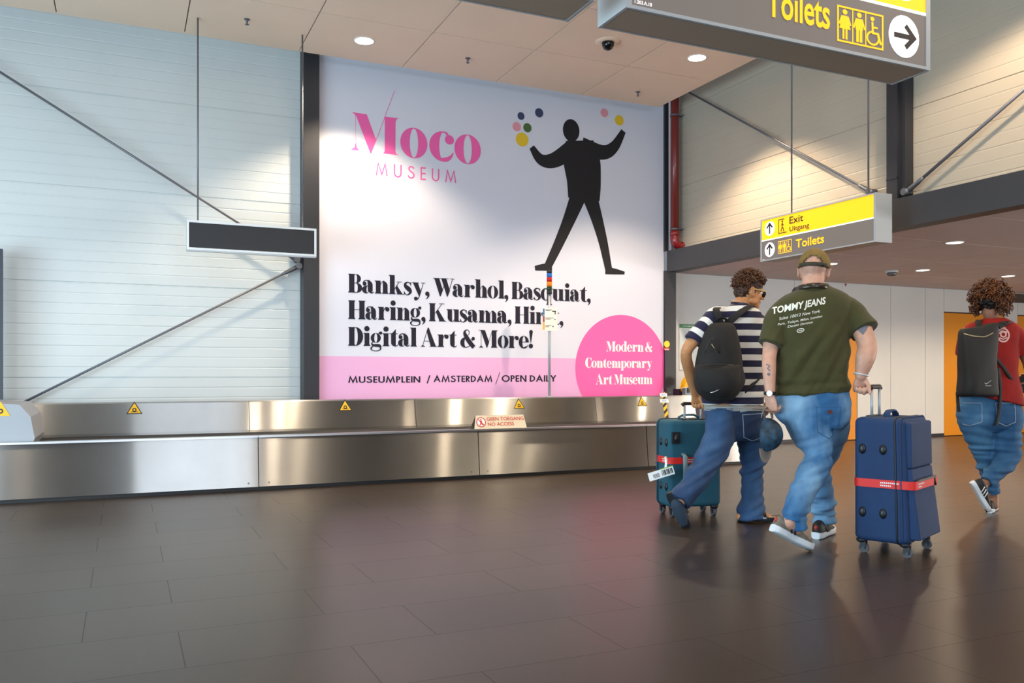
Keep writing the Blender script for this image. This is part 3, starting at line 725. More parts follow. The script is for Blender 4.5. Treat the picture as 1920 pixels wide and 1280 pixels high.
# ---------------------------------------------------------------- baggage carousel
YC, CX0, CX1 = 7.98, -2.9, 6.86
C = empty('baggage_carousel', (2.0, YC, 0), 0, 'long stainless steel baggage carousel below the poster', 'baggage carousel')
def cbox(x0, y0, z0, x1, y1, z1): return box(x0-2.0, y0-YC, z0, x1-2.0, y1-YC, z1)
joints = [CX0, -1.05, 1.11, 3.27, 5.29, CX1]
for a, b_ in zip(joints, joints[1:]):
    MB().prism([(a+.004-2, 0, .035), (a+.004-2, .05, .485), (a+.004-2, .08, .485), (a+.004-2, .03, .035)], (b_-a-.008, 0, 0)).build('front_panel', M_STEEL, C, bevel=.003)
    cbox(a+.002, YC+.030, .478, b_-.002, YC+.13, .495).build('lip', M_STEELD, C, bevel=.004)
for j in joints[1:-1]:
    for dx in (-.09, .09): MB().tube([(j+dx-2, -.001, .07), (j+dx-2, .015, .07)], .008, 8).build('screw', M_GALV, C)
cbox(CX0, YC+.05, 0, CX1-.03, YC+.07, .40).build('plinth', M_BLACK, C)
cbox(CX1-.03, YC+.03, 0.0, CX1, YC+1.15, .485).build('end_panel', M_STEEL, C)
cbox(CX0, YC+.10, .40, CX1-.03, 9.285, .445).build('belt', M_BELT, C)
bj = [CX0, -.95, 1.2, 3.03, 5.4, 6.92]
for a, b_ in zip(bj, bj[1:]):
    mb = MB(); A = a+.002-2; B = b_-.002-2
    sec = [(9.29-YC, .42), (9.29-YC, .47), (9.365-YC, .76), (9.385-YC, .77), (9.55-YC, .77), (9.55-YC, .42)]
    mb.prism([(A, y, z) for y, z in sec], (B-A, 0, 0)); mb.build('back_panel', M_STEEL, C)
# warning stickers on the back panel
upv = Vector((0, .075, .29)).normalized()
for u, v in ((252, 776), (648, 770), (974, 766), (1205, 761)):
    p = onY(u, v, 9.33); p = Vector((p.x, 9.29+(p.z-.47)*.075/.29, p.z))
    s = .075; e = Ink().P([(-s, 0), (s, 0), (0, s*1.75)]); st = e.lay('warning_sticker', p, (1, 0, 0), upv, M_BLACK, C, .0015)
    e2 = Ink().P([(-s*.8, s*.12), (s*.8, s*.12), (0, s*1.5)]); q = e2.lay('triangle', p, (1, 0, 0), upv, M_WYEL, C, .003)
    q.parent = st
    e3 = Ink().E(0, s*.55, s*.27, s*.27, s*.13, s*.13).R(-s*.45, s*.24, s*.45, s*.32); q = e3.lay('symbol', p, (1, 0, 0), upv, M_BLACK, C, .0045); q.parent = st
# hazard tape with two small notices at the right
p = onY(1247, 762, 9.33); p = Vector((p.x, 9.29+(p.z-.47)*.075/.29, p.z))
hz = Ink().R(-.03, -.16, .03, .16); o = hz.lay('hazard_tape', p, (1, 0, 0), upv, M_BLACK, C, .0015)
e = Ink()
for k in range(4): y = -.15+k*.085; e.P([(-.03, y), (.03, y+.05), (.03, y+.095), (-.03, y+.045)])
q = e.lay('yellow_stripe', p, (1, 0, 0), upv, M_WYEL, C, .003); q.parent = o
for k, z in enumerate((.155, .075)):
    e = Ink().R(-.055-.012*k, z-.022, .055+.012*k, z+.025); q = e.lay('notice', p, (1, 0, 0), upv, M_WHITE, C, .005); q.parent = o
    e = Ink().R(-.04, z+.006, .04, z+.012).R(-.045, z-.008, .03, z-.002); q = e.lay('print', p, (1, 0, 0), upv, M_SKY, C, .0065); q.parent = o
# grey hood over the belt at the left
mb = MB(); hx = onY(20, 800, 8.6).x
sec = [(-.25, .45), (.25, .45), (.28, .52), (.24, .70), (.14, .80), (-.3, .83)]
mb.prism([(hx-2+a*.8, .15, z) for a, z in sec], (0, .95, 0)); mb.build('hood', mat('hood_grey', '9EA0A6', .45), C, bevel=.02)
p = onY(1, 766, YC+.15); e = Ink().P([(-.07, 0), (.07, 0), (0, .12)]); q = e.lay('warning_sticker', (p.x, YC+.15, p.z-.06), (1, 0, 0), (0, 0, 1), M_WYEL, C, .003)
e = Ink().E(0, .04, .02, .02, .01, .01); q = e.lay('symbol', (p.x, YC+.15, p.z-.06), (1, 0, 0), (0, 0, 1), M_BLACK, C, .005)

# dark post at the left picture edge
xx = onY(0, 600, 8.9).x
o = box(xx-.3, 9.7, 0, onY(4.5, 600, 9.7).x, 9.76, onY(0, 466, 9.7).z).build('cabinet_door', mat('dark_blue_panel', '26293A', .4), None, bevel=.004)
o.name = 'equipment_panel'; tag(o, 'dark narrow upright panel at the left picture edge above the carousel hood', 'panel')

# NO ACCESS board standing on the lip
p = onY(888, 800, YC+.07); q = onY(986, 800, YC+.07); wd = q.x-p.x
o = empty('no_access_board', (p.x, YC+.045, .497), 0, 'small cream tent board reading no access, standing on the carousel edge', 'notice board')
M_CREAM = mat('cream_board', 'DDCDB0', .5)
MB().prism([(0, 0, 0), (wd, 0, 0), (wd-.02, .045, .135), (.03, .045, .135)], (0, .004, 0)).build('front_leaf', M_CREAM, o)
MB().prism([(-.01, .09, 0), (wd-.01, .09, 0), (wd-.02, .049, .135), (.03, .049, .135)], (0, .004, 0)).build('rear_leaf', mat('board_dark', '5A5148', .5), o)
up_ = Vector((0, .045, .135)).normalized(); org = Vector((p.x, YC+.045, .497))
e = Ink().add(ui_text('GEEN TOEGANG', .036, bold=.012), kx=.92, dx=.145, dy=.085).add(ui_text('NO ACCESS', .036, bold=.012), kx=.92, dx=.15, dy=.03)
bb = e.bounds(); e = Ink().add(e, k=1, kx=(wd-.17)/(bb[1]-bb[0]), dx=.145-bb[0]*(wd-.17)/(bb[1]-bb[0]))
e.lay('lettering', org, (1, 0, 0), up_, M_REDP, o, .002)
e = Ink().D(.08, .07, .048); e.lay('prohibition_disc', org, (1, 0, 0), up_, M_WHITE, o, .002)
e = Ink().E(.08, .07, .052, .052, .043, .043).S([(.05, .1), (.11, .04)], .008, False).D(.08, .095, .009).S([(.08, .085), (.08, .06)], .022, False).S([(.08, .062), (.062, .038)], .01, False).S([(.08, .062), (.098, .038)], .01, False)
e.lay('prohibition_mark', org, (1, 0, 0), up_, M_REDP, o, .004)

# stack light on its pole behind the carousel
xs_ = onY(1030, 700, 9.48).x; zt = onY(1030, 508, 9.48).z
o = empty('signal_tower', (xs_, 9.48, .771), 0, 'thin pole with stacked blue red orange lamps before the poster', 'signal light')
MB().tube([(0, 0, 0), (0, 0, zt-.77-.29)], .016, 12).build('pole', M_ALU, o)
MB().lathe([(.05, 0), (.05, .008), (.02, .012)], n=20).build('base', M_ALU, o)
zz = zt-.77-.29
for nm, m, h in (('socket', M_BLACK, .045), ('green_lamp', mat('lamp_green', '123A1C', .2), .05), ('orange_lamp', mat('lamp_orange', 'D9780C', .15, emit=.15), .06), ('red_lamp', mat('lamp_red', 'B01818', .15, emit=.1), .055), ('blue_lamp', mat('lamp_blue', '1F63B5', .15, emit=.1), .05), ('cap', M_BLACK, .04)):
    MB().lathe([(.030, zz), (.034, zz+.003), (.034, zz+h-.004), (.030, zz+h)], n=20).build(nm, m, o); zz += h
cz0, cz1 = onY(1030, 620, 9.45).z-.77, onY(1030, 577, 9.45).z-.77; ca, cb = onY(1018, 600, 9.45).x-xs_, onY(1045.5, 600, 9.45).x-xs_
cd = box(ca, -.03, cz0, cb, -.024, cz1).build('instruction_card', mat('card_white', 'F1EDE2', .5), o); Hc = cz1-cz0; Wc = cb-ca
for nm, m, a, b_ in (('blue_stripe', M_SKY, .68, .96), ('red_stripe', mat('card_red', '9A3A34', .5), .36, .66), ('yellow_stripe', mat('card_yellow', 'E0A92A', .5), .04, .34)):
    q = Ink().R(ca, cz0+Hc*a, ca+Wc*.11, cz0+Hc*b_).lay(nm, (xs_, 9.45, .77), (1, 0, 0), (0, 0, 1), m, o, .001); q.parent = cd
e = Ink()
for zf, w1 in ((.90, .45), (.86, .3), (.55, .55), (.50, .35), (.22, .4), (.17, .25)): e.R(ca+Wc*.17, cz0+Hc*zf, ca+Wc*(.17+w1), cz0+Hc*(zf+.022))
e.R(ca+Wc*.62, cz0+Hc*.84, ca+Wc*.88, cz0+Hc*.88).R(ca+Wc*.80, cz0+Hc*.72, ca+Wc*.86, cz0+Hc*.88); e.D(ca+Wc*.82, cz0+Hc*.5, .008); e.R(ca+Wc*.65, cz0+Hc*.17, ca+Wc*.72, cz0+Hc*.22)
q = e.lay('card_print', (xs_, 9.45, .77), (1, 0, 0), (0, 0, 1), M_INK, o, .001); q.parent = cd

# yellow round notice on the column
p = onY(1250.5, 645, YW-.06)
o = empty('alarm_plate', (p.x, YW-.05, p.z), 0, 'yellow round plate over a red label on the dark column', 'notice')
MB().tube([(0, 0, 0), (0, -.012, 0)], .046, 28).build('yellow_disc', mat('plate_yellow', 'F5D90A', .4), o)
box(-.046, -.008, -.085, .046, 0, -.048).build('red_label', M_REDP, o)
Ink().R(-.035, -.072, .035, -.066).R(-.03, -.08, .03, -.076).lay('print', (p.x, YW-.058, p.z), (1, 0, 0), (0, 0, 1), M_WHITE, o, .001)

# evacuation plan on the far wall
p0, p1 = onY(1273, 693, YF), onY(1331, 609, YF)
o = empty('evacuation_plan', (p0.x, YF, p0.z), 0, 'framed evacuation plan with green heading on the far white wall', 'wall plan')
W_, H_ = p1.x-p0.x, p1.z-p0.z
box(0, -.012, 0, W_, 0, H_).build('board', mat('plan_white', 'D3DCDD', .4), o)
org = Vector((p0.x, YF-.012, p0.z)); UX, UZ = Vector((1, 0, 0)), Vector((0, 0, 1))
Ink().R(0, H_-.055, W_, H_).lay('heading', org, UX, UZ, M_GRN, o, .001)
e = Ink().add(ui_text('ONTRUIMINGSPLAN', .02, bold=.01), dx=.05, dy=H_-.038); e.lay('heading_lettering', org, UX, UZ, M_WHITE, o, .003)
e = Ink()
for k in range(5): e.R(.1+k*.055, H_-.17, .103+k*.055, H_-.09)
for a in ((.1, .17, .32, .173), (.1, .13, .32, .133), (.06, .05, .4, .053), (.06, .05, .063, .36), (.4, .05, .403, .36), (.06, .36, .403, .363), (.06, .25, .25, .253), (.2, .05, .203, .25)): e.R(a[0], H_-a[1] if a[1] < .2 and a[0] > .09 else a[1], a[2], H_-a[3] if a[1] < .2 and a[0] > .09 else a[3])
e.lay('plan_drawing', org, UX, UZ, mat('plan_ink', '5A6670', .6), o, .001)

# small stuff behind the carousel's right end
p = onY(1287, 742, 9.75)
o = empty('strapping_machine', (p.x, 9.75, 0), 0, 'grey post machine with a yellow head behind the carousel end', 'machine')
MB().box(-.045, -.04, 0, .05, .04, .86).build('post', mat('machine_grey', '8E99A3', .4), o, bevel=.004)
MB().box(-.02, -.05, .80, .02, -.04, .87).build('switch', M_BLACK, o)
hd = MB().prism([(-.07, -.05, .87), (.07, -.05, .90), (.085, -.05, .99), (.0, -.05, 1.02), (-.045, -.05, .96)], (0, .10, 0)); hd.build('head', M_WYEL, o, bevel=.008)
MB().tube([(-.07, 0, .93), (-.10, 0, .88), (-.08, 0, .82)], .008, 8).build('hose', M_WYEL, o)
x0, x1 = onY(1263, 735, 9.9).x, onY(1330, 735, 9.9).x
o = box(x0+.01, 9.8, 0, x1, 9.95, onY(1290, 729, 9.8).z).build('low_bench', mat('purple_dark', '33202F', .5), None, bevel=.004); tag(o, 'low dark purple bench box behind the carousel end', 'bench')
x0, x1 = onY(1246, 735, 9.62).x, onY(1258, 735, 9.62).x
o = empty('junction_box', (x0, 9.57, .77), 0, 'small dark junction box on the carousel rim at the column foot', 'junction box')
MB().box(0, 0, -.2, x1-x0, .06, onY(1250, 728, 9.6).z-.77).build('case', M_BLACK, o, bevel=.003)
MB().tube([((x1-x0)/2, -.004, .04), ((x1-x0)/2, -.0, .04)], .006, 8).build('key_switch', M_GALV, o)
# warning mark and hatch on the far wall
h0, h1 = onY(1579, 572, YF), onY(1626, 530, YF)
o = empty('access_hatch', (h0.x, YF, h0.z), 0, 'small square access hatch high on the far white wall', 'hatch')
box(0, -.006, 0, h1.x-h0.x, 0, h1.z-h0.z).build('panel', M_PANEL, o)
p = onY(1585, 534, YF); Ink().P([(-.03, .02), (.03, .02), (0, -.03)]).lay('triangle_mark', (p.x, YF-.006, p.z), UX, UZ, mat('hatch_mark', '8A2433', .5), o, .001)
x0, x1 = onY(1893, 555, YF).x, 15.6
o = box(x0, YF-.03, onY(1900, 567, YF).z, x1, YF-.0, 2.49).build('vent_panel', mat('vent_dark', '4A3F35', .6), None); tag(o, 'dark band panel above the far right orange door', 'panel')
# ================================================================ PEOPLE AND LUGGAGE
RV, DV, ZV = Vector((CN, -SN, 0)), Vector((SN, CN, 0)), Vector((0, 0, 1))
def px(u, v, t): return RV*((u-960)/F_PX*t)+DV*t+ZV*(EYE+(HOR-v)/F_PX*t)     # photo point at a distance
def fl_(r, d, z=0.): return RV*r+DV*d+ZV*z
def crom(q, sub):
    """smooth curve through tuples"""
    if len(q) < 3 or sub < 2: return q
    o = []
    for i in range(len(q)-1):
        p0, p1, p2, p3 = q[max(i-1, 0)], q[i], q[i+1], q[min(i+2, len(q)-1)]
        for j in range(sub):
            t = j/sub
            o.append(tuple(.5*(2*b+(c-a)*t+(2*a-5*b+4*c-d)*t*t+(3*b-3*c+d-a)*t**3) for a, b, c, d in zip(p0, p1, p2, p3)))
    o.append(q[-1]); return o
def limb(mb, pts, rad, n=18, sub=6, round_ends=(True, True)):
    """tapering round limb through points; round_ends give it domed ends"""
    q = crom([tuple(Vector(p))+(r,) for p, r in zip(pts, rad)], sub)
    P_ = [Vector(a[:3]) for a in q]; R_ = [max(.002, a[3]) for a in q]
    if round_ends[0]:
        d = (P_[0]-P_[1]).normalized(); r = R_[0]
        P_ = [P_[0]+d*r*math.sin(a) for a in (1.35, 1.0, .6, .3)]+P_; R_ = [r*math.cos(a) for a in (1.35, 1.0, .6, .3)]+R_
    if round_ends[1]:
        d = (P_[-1]-P_[-2]).normalized(); r = R_[-1]
        P_ = P_+[P_[-1]+d*r*math.sin(a) for a in (.3, .6, 1.0, 1.35)]; R_ = R_+[r*math.cos(a) for a in (.3, .6, 1.0, 1.35)]
    mb.tube(P_, R_, n)
def loft(mb, rings, n=32, sub=4, ex=2.4):
    """rings of (centre, half width, half depth front, half depth back, width axis, depth axis)"""
    q = [tuple(c)+(w_, a, b_)+tuple(ax)+tuple(ay) for c, w_, a, b_, ax, ay in rings]
    q = crom(q, sub); R_ = []
    for e in q:
        c = Vector(e[:3]); ax, ay = Vector(e[6:9]).normalized(), Vector(e[9:12]).normalized(); ring = []
        for j in range(n):
            th = 2*PI*j/n; cs, sn_ = math.cos(th), math.sin(th)
            x = math.copysign(abs(cs)**(2/ex), cs)*e[3]; y = math.copysign(abs(sn_)**(2/ex), sn_)*(e[4] if sn_ > 0 else e[5])
            ring.append(mb.bm.verts.new(c+ax*x+ay*y))
        R_.append(ring)
    for A, B in zip(R_, R_[1:]):
        for j in range(n): mb.bm.faces.new([A[j], A[(j+1) % n], B[(j+1) % n], B[j]])
    mb.bm.faces.new(list(reversed(R_[0]))); mb.bm.faces.new(R_[-1])
def fuse(mb, voxel, smooth=3):
    """one continuous skin over everything in mb"""
    me = mb.mesh(); ob = bpy.data.objects.new('t', me); COL.objects.link(ob)
    r = ob.modifiers.new('r', 'REMESH'); r.mode = 'VOXEL'; r.voxel_size = voxel
    if smooth: s = ob.modifiers.new('s', 'SMOOTH'); s.factor = .5; s.iterations = smooth
    dg = bpy.context.evaluated_depsgraph_get(); out = bpy.data.meshes.new_from_object(ob.evaluated_get(dg))
    bpy.data.objects.remove(ob); bpy.data.meshes.remove(me)
    for p in out.polygons: p.use_smooth = True
    return out
def warp(me, fn):
    nv = [(v.co.copy(), v.normal.copy()) for v in me.vertices]
    for v, (c, n_) in zip(me.vertices, nv): v.co = c+n_*fn(c)
def fold(c, along, across, fa, fb, off=0.):
    return noise.noise(Vector((c.dot(along)*fa+off, c.dot(across)*fb+off*2, off)))
def put(name, me, m, root, parent=None, label=None):
    """link a mesh made in world coordinates under its thing"""
    me.transform(Matrix.Translation(-root)); o = link(name, me, m, parent)
    if label: o['label'] = label
    return o
def putmb(name, mb, m, root, parent, label=None, **k): return put(name, mb.mesh(), m, root, parent, label)

M_SKIN = mat('skin_pale', 'D3A088', .5, 0, .12, 30, .05, 200)
M_SKINA = mat('skin_tan', 'CF8F5E', .5, 0, .1, 30, .05, 200)
M_SKINC = mat('skin_brown', '9A6A50', .5, 0, .1, 30)

def hand(mb, w_, dirv, nrm, side, curl, k=1., thumb=.5):
    d = Vector(dirv).normalized(); n_ = Vector(nrm); n_ = (n_-d*n_.dot(d)).normalized(); lat = d.cross(n_)*side
    rings = [(w_+d*a*k, b*k, c*k, c*k, lat, n_) for a, b, c in ((-.02, .026, .019), (.01, .029, .019), (.04, .040, .018), (.07, .043, .015), (.092, .041, .011), (.097, .036, .007))]
    loft(mb, rings, 20, 3, 2.2)
    for i, (x, L_, r) in enumerate(((.031, .070, .0095), (.011, .078, .0097), (-.010, .072, .0093), (-.030, .056, .0083))):
        p = w_+d*(.082-.006*abs(i-1))*k+lat*x*k; pts = [p-d*.02*k]; a = 0; rad = [r*k]
        for seg, cf in ((.46, .9), (.30, 1.1), (.24, .8)):
            pts.append(p.copy()); rad.append(r*k*1.04); a += curl[i]*cf; p = p+(d*math.cos(a)+n_*math.sin(a))*L_*seg*k
        pts.append(p); rad.append(r*.82*k); limb(mb, pts, rad, 10, 3)
    p = w_+d*.022*k+lat*.026*k; td = (d*.62+lat*(.75-thumb*.6)+n_*thumb).normalized()
    p2 = p+td*.040*k; td2 = (td+n_*thumb*.5-lat*thumb*.4+d*.3).normalized(); p3 = p2+td2*.033*k; p4 = p3+td2*.022*k
    limb(mb, [p-td*.015, p, p2, p3, p4], [.014*k, .0155*k, .0125*k, .011*k, .0085*k], 12, 3)
def head(mb, c, fw, upv, k=1.):
    """skull, jaw, nose, brow, lips and ears around c (eye height); returns the frame"""
    f = Vector(fw).normalized(); u_ = (Vector(upv)-f*Vector(upv).dot(f)).normalized(); r = f.cross(u_)
    M = Matrix((r, f, u_)).transposed()
    A = lambda x, y, z: c+(r*x+f*y+u_*z)*k
    mb.ball(A(0, -.012, .030), .077*k, .098*k, .093*k, M); mb.ball(A(0, -.005, -.015), .071*k, .085*k, .075*k, M)
    mb.ball(A(0, .035, -.045), .060*k, .056*k, .070*k, M); mb.ball(A(0, .058, -.088), .038*k, .036*k, .032*k, M); mb.ball(A(0, .078, -.104), .022*k, .018*k, .018*k, M)
    mb.ball(A(0, .074, .022), .050*k, .022*k, .016*k, M)
    for s in (-1, 1):
        mb.ball(A(s*.038, .066, -.028), .022*k, .022*k, .020*k, M); mb.ball(A(s*.050, .02, -.075), .018*k, .04*k, .022*k, M)
        mb.ball(A(s*.013, .098, -.040), .0095*k, .011*k, .008*k, M)
        E_ = Matrix.Rotation(s*.35, 3, 'Z') @ Matrix.Rotation(-.15, 3, 'X')
        mb.ball(A(s*.080, -.010, -.008), .009*k, .019*k, .033*k, M @ E_); mb.ball(A(s*.083, -.014, .012), .010*k, .020*k, .016*k, M @ E_); mb.ball(A(s*.078, .0, -.034), .008*k, .010*k, .012*k, M)
    limb(mb, [A(0, .082, .012), A(0, .100, -.012), A(0, .114, -.032)], [.011*k, .0115*k, .013*k], 12, 4)
    mb.ball(A(0, .092, -.064), .023*k, .011*k, .0065*k, M); mb.ball(A(0, .090, -.077), .020*k, .011*k, .0075*k, M)
    return A, M
def eyes(A, M, root, parent, k=1.):
    for s in (-1, 1): putmb('eye', MB().ball(A(s*.031, .080, -.002), .0125*k, M=M, n=12, m=8), mat('eye_white', 'E6E0DA', .2), root, parent)
def frame_mesh(name, mb, m, root, parent, label=None): return putmb(name, mb, m, root, parent, label)

def shoe(root, parent, heel, toe, up_, L_, m_up, m_sole, m_trim, kind='sneaker'):
    """a shoe from heel point to toe point along its sole; sub-parts under the shoe's upper"""
    heel, toe = Vector(heel), Vector(toe); f = (toe-heel).normalized(); u_ = Vector(up_); u_ = (u_-f*u_.dot(f)).normalized(); r = f.cross(u_); k = L_/.30
    P_ = lambda x, y, z: heel+(r*x+f*y+u_*z)*k
    sole = MB(); prof = [(-.004, .020), (.02, .034), (.07, .037), (.13, .035), (.19, .043), (.235, .046), (.275, .036), (.300, .014)]
    rg = []
    for y, w_ in prof: rg.append((P_(0, y, .021+.010*max(0, (y-.22)/.08)**2), (w_+.003)*k, .021*k, .021*k, r, u_))
    loft(sole, rg, 20, 3, 4)
    if kind == 'slide':
        o = putmb('shoe', sole, m_sole, root, parent)
        st = MB(); loft(st, [(P_(0, y, .052), w_*k, h*k, .03*k, r, u_) for y, w_, h in ((.12, .048, .034), (.16, .052, .030), (.195, .053, .022))], 24, 3, 2.6); putmb('strap', st, m_up, root, o)
        return o, P_, r, f, u_
    upm = MB()
    rings = [(P_(0, y, z), w_*k, h*k, .028*k, r, u_) for y, z, w_, h in ((.002, .045, .020, .045), (.03, .05, .033, .055), (.07, .05, .036, .058), (.105, .048, .036, .056), (.14, .045, .037, .046), (.19, .04, .041, .034), (.235, .035, .042, .026), (.275, .03, .034, .019), (.295, .028, .014, .012))]
    loft(upm, rings, 24, 3, 2.5)
    o = put('shoe', upm.mesh(), m_up, root, parent)
    for p in o.data.polygons: p.use_smooth = True
    q = putmb('sole', sole, m_sole, root, o)
    lc = MB()
    for j in range(4):
        y = .13+j*.022; z = .092-j*.0115; lc.tube([P_(-.022, y, z-.008), P_(0, y+.003, z+.001), P_(.022, y, z-.008)], .0038*k, 6)
    putmb('laces', lc, M_WHITE, root, o)
    tr = MB()
    for s in (-1, 1):
        for j in range(3 if kind == 'stripes' else 2):
            y = .085+j*.027; a = [P_(s*(.0385), y+.012, .035), P_(s*.0415, y, .055), P_(s*.034, y-.014, .082)]; tr.tube(a, [(.007*k, .004*k)]*3, 8)
    putmb('side_stripes', tr, m_trim, root, o)
    if kind != 'stripes': putmb('heel_patch', MB().ball(P_(0, .004, .07), .013*k, .010*k, .014*k), mat('patch_red', 'C03A2A', .5), root, o)
    return o, P_, r, f, u_
def text_on(ob, ink, org, ux, uy, direction, m, name, root, parent, off=.004):
    """lay flat print onto a curved surface by dropping it along a direction"""
    from mathutils.bvhtree import BVHTree
    me = ob.data; bvh = BVHTree.FromPolygons([v.co+root for v in me.vertices], [tuple(p.vertices) for p in me.polygons])
    mb = MB(); org, ux, uy, d = Vector(org), Vector(ux), Vector(uy), Vector(direction).normalized()
    def split(q, lim=.012):
        L_ = [(math.hypot(q[i][0]-q[i-1][0], q[i][1]-q[i-1][1]), i) for i in range(len(q))]
        m_, i = max(L_)
        if m_ <= lim: return [q]
        a, b = q[i-1], q[i]; h = ((a[0]+b[0])/2, (a[1]+b[1])/2)
        if len(q) == 3: c = q[(i+1) % 3]; return split([a, h, c], lim)+split([h, b, c], lim)
        return [t for k_ in range(1, len(q)-1) for t in split([q[0], q[k_], q[k_+1]], lim)]
    for q in [t for q0 in ink.polys for t in split(q0)]:
        pts = []
        for x, y in q:
            p = org+ux*x+uy*y; h = bvh.ray_cast(p-d*.6, d)
            if h[0] is None: pts = None; break
            pts.append(h[0]-d*off)
        if pts: mb.face(pts)
    return putmb(name, mb, m, root, parent)

# ---------------------------------------------------------------- man in the olive tee
def man_olive():
    T0 = 5.25; root = Vector((0, 0, 0)); g = px(1525, 702, T0); root = Vector((g.x, g.y, 0))
    ax = (RV+ZV*.055).normalized(); fw = (DV+RV*.15).normalized()
    ring = lambda v, a, b_, d, t=T0, e=.0: (px((a+b_)/2, v, t), (b_-a)/2/F_PX*t-e, d-e, d-e, ax, DV)
    # bare body: one skin
    b = MB()
    hc = px(1526, 509, T0+.02); A, M = head(b, hc, DV+RV*.42-ZV*.10, ZV+RV*.06, 1.06)
    limb(b, [A(0, -.02, -.03), A(0, -.03, -.10), px(1525, 545, T0+.0), px(1523, 570, T0)], [.066, .064, .070, .09])
    loft(b, [ring(548, 1495, 1560, .07, e=.0), ring(562, 1475, 1580, .10, e=.01), ring(600, 1462, 1592, .12, e=.025), ring(660, 1462, 1585, .125, e=.03), ring(740, 1462, 1582, .13, e=.03), ring(775, 1465, 1582, .12, e=.03)])
    RA = [px(1585, 578, T0), px(1612, 612, 5.19), px(1626, 648, 5.13), px(1622, 672, 5.11), px(1614, 704, 5.12)]
    limb(b, RA, [.060, .062, .054, .056, .034])
    LA = [px(1468, 588, T0), px(1450, 628, 5.23), px(1443, 664, 5.20), px(1442, 692, 5.17), px(1444, 737, 5.14)]
    limb(b, LA, [.055, .054, .043, .041, .029])
    GR = px(1611, 725, 5.11)
    hand(b, px(1613, 706, 5.12), RV*.15+DV*.35-ZV*.9, -RV*.1-DV*.9-ZV*.3, -1, (1.25, 1.3, 1.3, 1.3), 1.02, .8)
    hand(b, px(1444, 741, 5.14), RV*.12-ZV, RV*.8+DV*.5, -1, (.75, .85, .9, .95), 1.0, .6)
    LL = [px(1500, 770, 5.24), px(1520, 815, 5.2), px(1532, 865, 5.13), px(1508, 912, 5.06), px(1480, 978, 4.98)]
    RL = [px(1558, 772, 5.30), px(1550, 825, 5.40), px(1534, 880, 5.50), px(1540, 925, 5.54), px(1544, 975, 5.55)]
    for l in (LL, RL): limb(b, l, [.085, .082, .062, .060, .042])
    limb(b, [LL[-1], LL[-1]+RV*.05+DV*.03-ZV*.05], [.042, .034]); limb(b, [RL[-1], RL[-1]+RV*.05+DV*.06-ZV*.04], [.042, .034])
    me = fuse(b, .0046, 2); me.transform(Matrix.Translation(-root))
    o = link('person', me, M_SKIN); o.location = root
    tag(o, 'man in olive tee, light jeans and backward-turned back, pulling a navy suitcase', 'person'); o['label'] = 'man in olive green tee and light blue jeans pulling the navy suitcase'
    eyes(A, M, root, o)
    # olive tee
    s = MB()
    loft(s, [ring(535, 1504, 1551, .065), ring(541, 1494, 1560, .082), ring(549, 1476, 1576, .10), ring(560, 1462, 1590, .118), ring(580, 1455, 1597, .130), ring(615, 1456, 1593, .142), ring(660, 1456, 1588, .150), ring(700, 1453, 1586, .152), ring(737, 1450, 1591, .150)], 40, 5, 2.5)
    limb(s, [px(1484, 572, T0), px(1462, 592, T0), px(1451, 622, 5.23), px(1444, 646, 5.21)], [.075, .076, .074, .076], round_ends=(True, False))
    limb(s, [px(1566, 570, T0), px(1592, 584, T0-.01), px(1608, 602, 5.21), px(1621, 620, 5.17)], [.080, .082, .082, .088], round_ends=(True, False))
    me = fuse(s, .0065, 4)
    da = (RV*.55+ZV*.83).normalized(); dc = (RV*.83-ZV*.55).normalized(); zt = px(0, 560, T0).z; zb = px(0, 737, T0).z
    def f1(c):
        k = min(1, max(0, (zt-c.z)/.35)); lo = max(0, 1-(c.z-zb)/.22)
        return (.015*k)*1.5*fold(c, da, dc, 2.2, 11, 1.7)+.013*k*fold(c, da, dc, 4, 24, 5.)+.017*lo*fold(c, RV, ZV, 3, 26, 9.)+.003*fold(c, RV, ZV, 14, 14)
    warp(me, f1)
    m = mat('olive_cotton', '403E18', .85, 0, .12, 9, .25, 420, sheen=.1)
    sh = put('tshirt', me, m, root, o)
    ink = Ink()
    def row(s_, y, w_, cap, bold, shear=.2, x=0.):
        e = ui_text(s_, cap, bold, shear); bb = e.bounds(); ink.add(e, k=1, kx=w_/(bb[1]-bb[0]), dx=x-w_/2, dy=y)
    row('TOMMY JEANS', 0, .305, .040, .03); row('Soho 10012 New York', -.046, .235, .018, .006); row('Paris, Tokyo, Milan, London', -.077, .255, .014, .006); row('Denim Division', -.102, .14, .014, .006)
    ink.E(.0, -.132, .022, .013, .018, .009); ink.R(-.012, -.134, .012, -.130)
    # finer cells so the print follows the cloth
    text_on(sh, ink, px(1501, 578, 5.12), (RV+ZV*.19).normalized(), ZV, DV, mat('tee_print', 'E9E6D8', .7), 'print', root, sh, .003)
    col = MB(); cc = px(1527, 537, T0); col.tube([cc+RV*.077*math.cos(a)+DV*.072*math.sin(a)+ZV*.008*math.cos(a) for a in [2*PI*i/28 for i in range(28)]], .0085, 8, closed=True)
    putmb('collar', col, m, root, sh)
    # jeans
    j = MB()
    r2 = lambda v, a, b_, d, t=T0: (px((a+b_)/2, v, t), (b_-a)/2/F_PX*t, d, d, RV, DV)
    loft(j, [r2(726, 1456, 1587, .135), r2(745, 1453, 1591, .150), r2(770, 1452, 1592, .155), r2(790, 1462, 1590, .14), r2(802, 1480, 1580, .11)], 32, 4, 2.3)
    limb(j, [px(1497, 768, 5.24), px(1518, 805, 5.21), px(1533, 850, 5.16), px(1523, 888, 5.10), px(1503, 930, 5.04), px(1484, 984, 4.98)], [.120, .122, .092, .086, .078, .072], round_ends=(True, False))
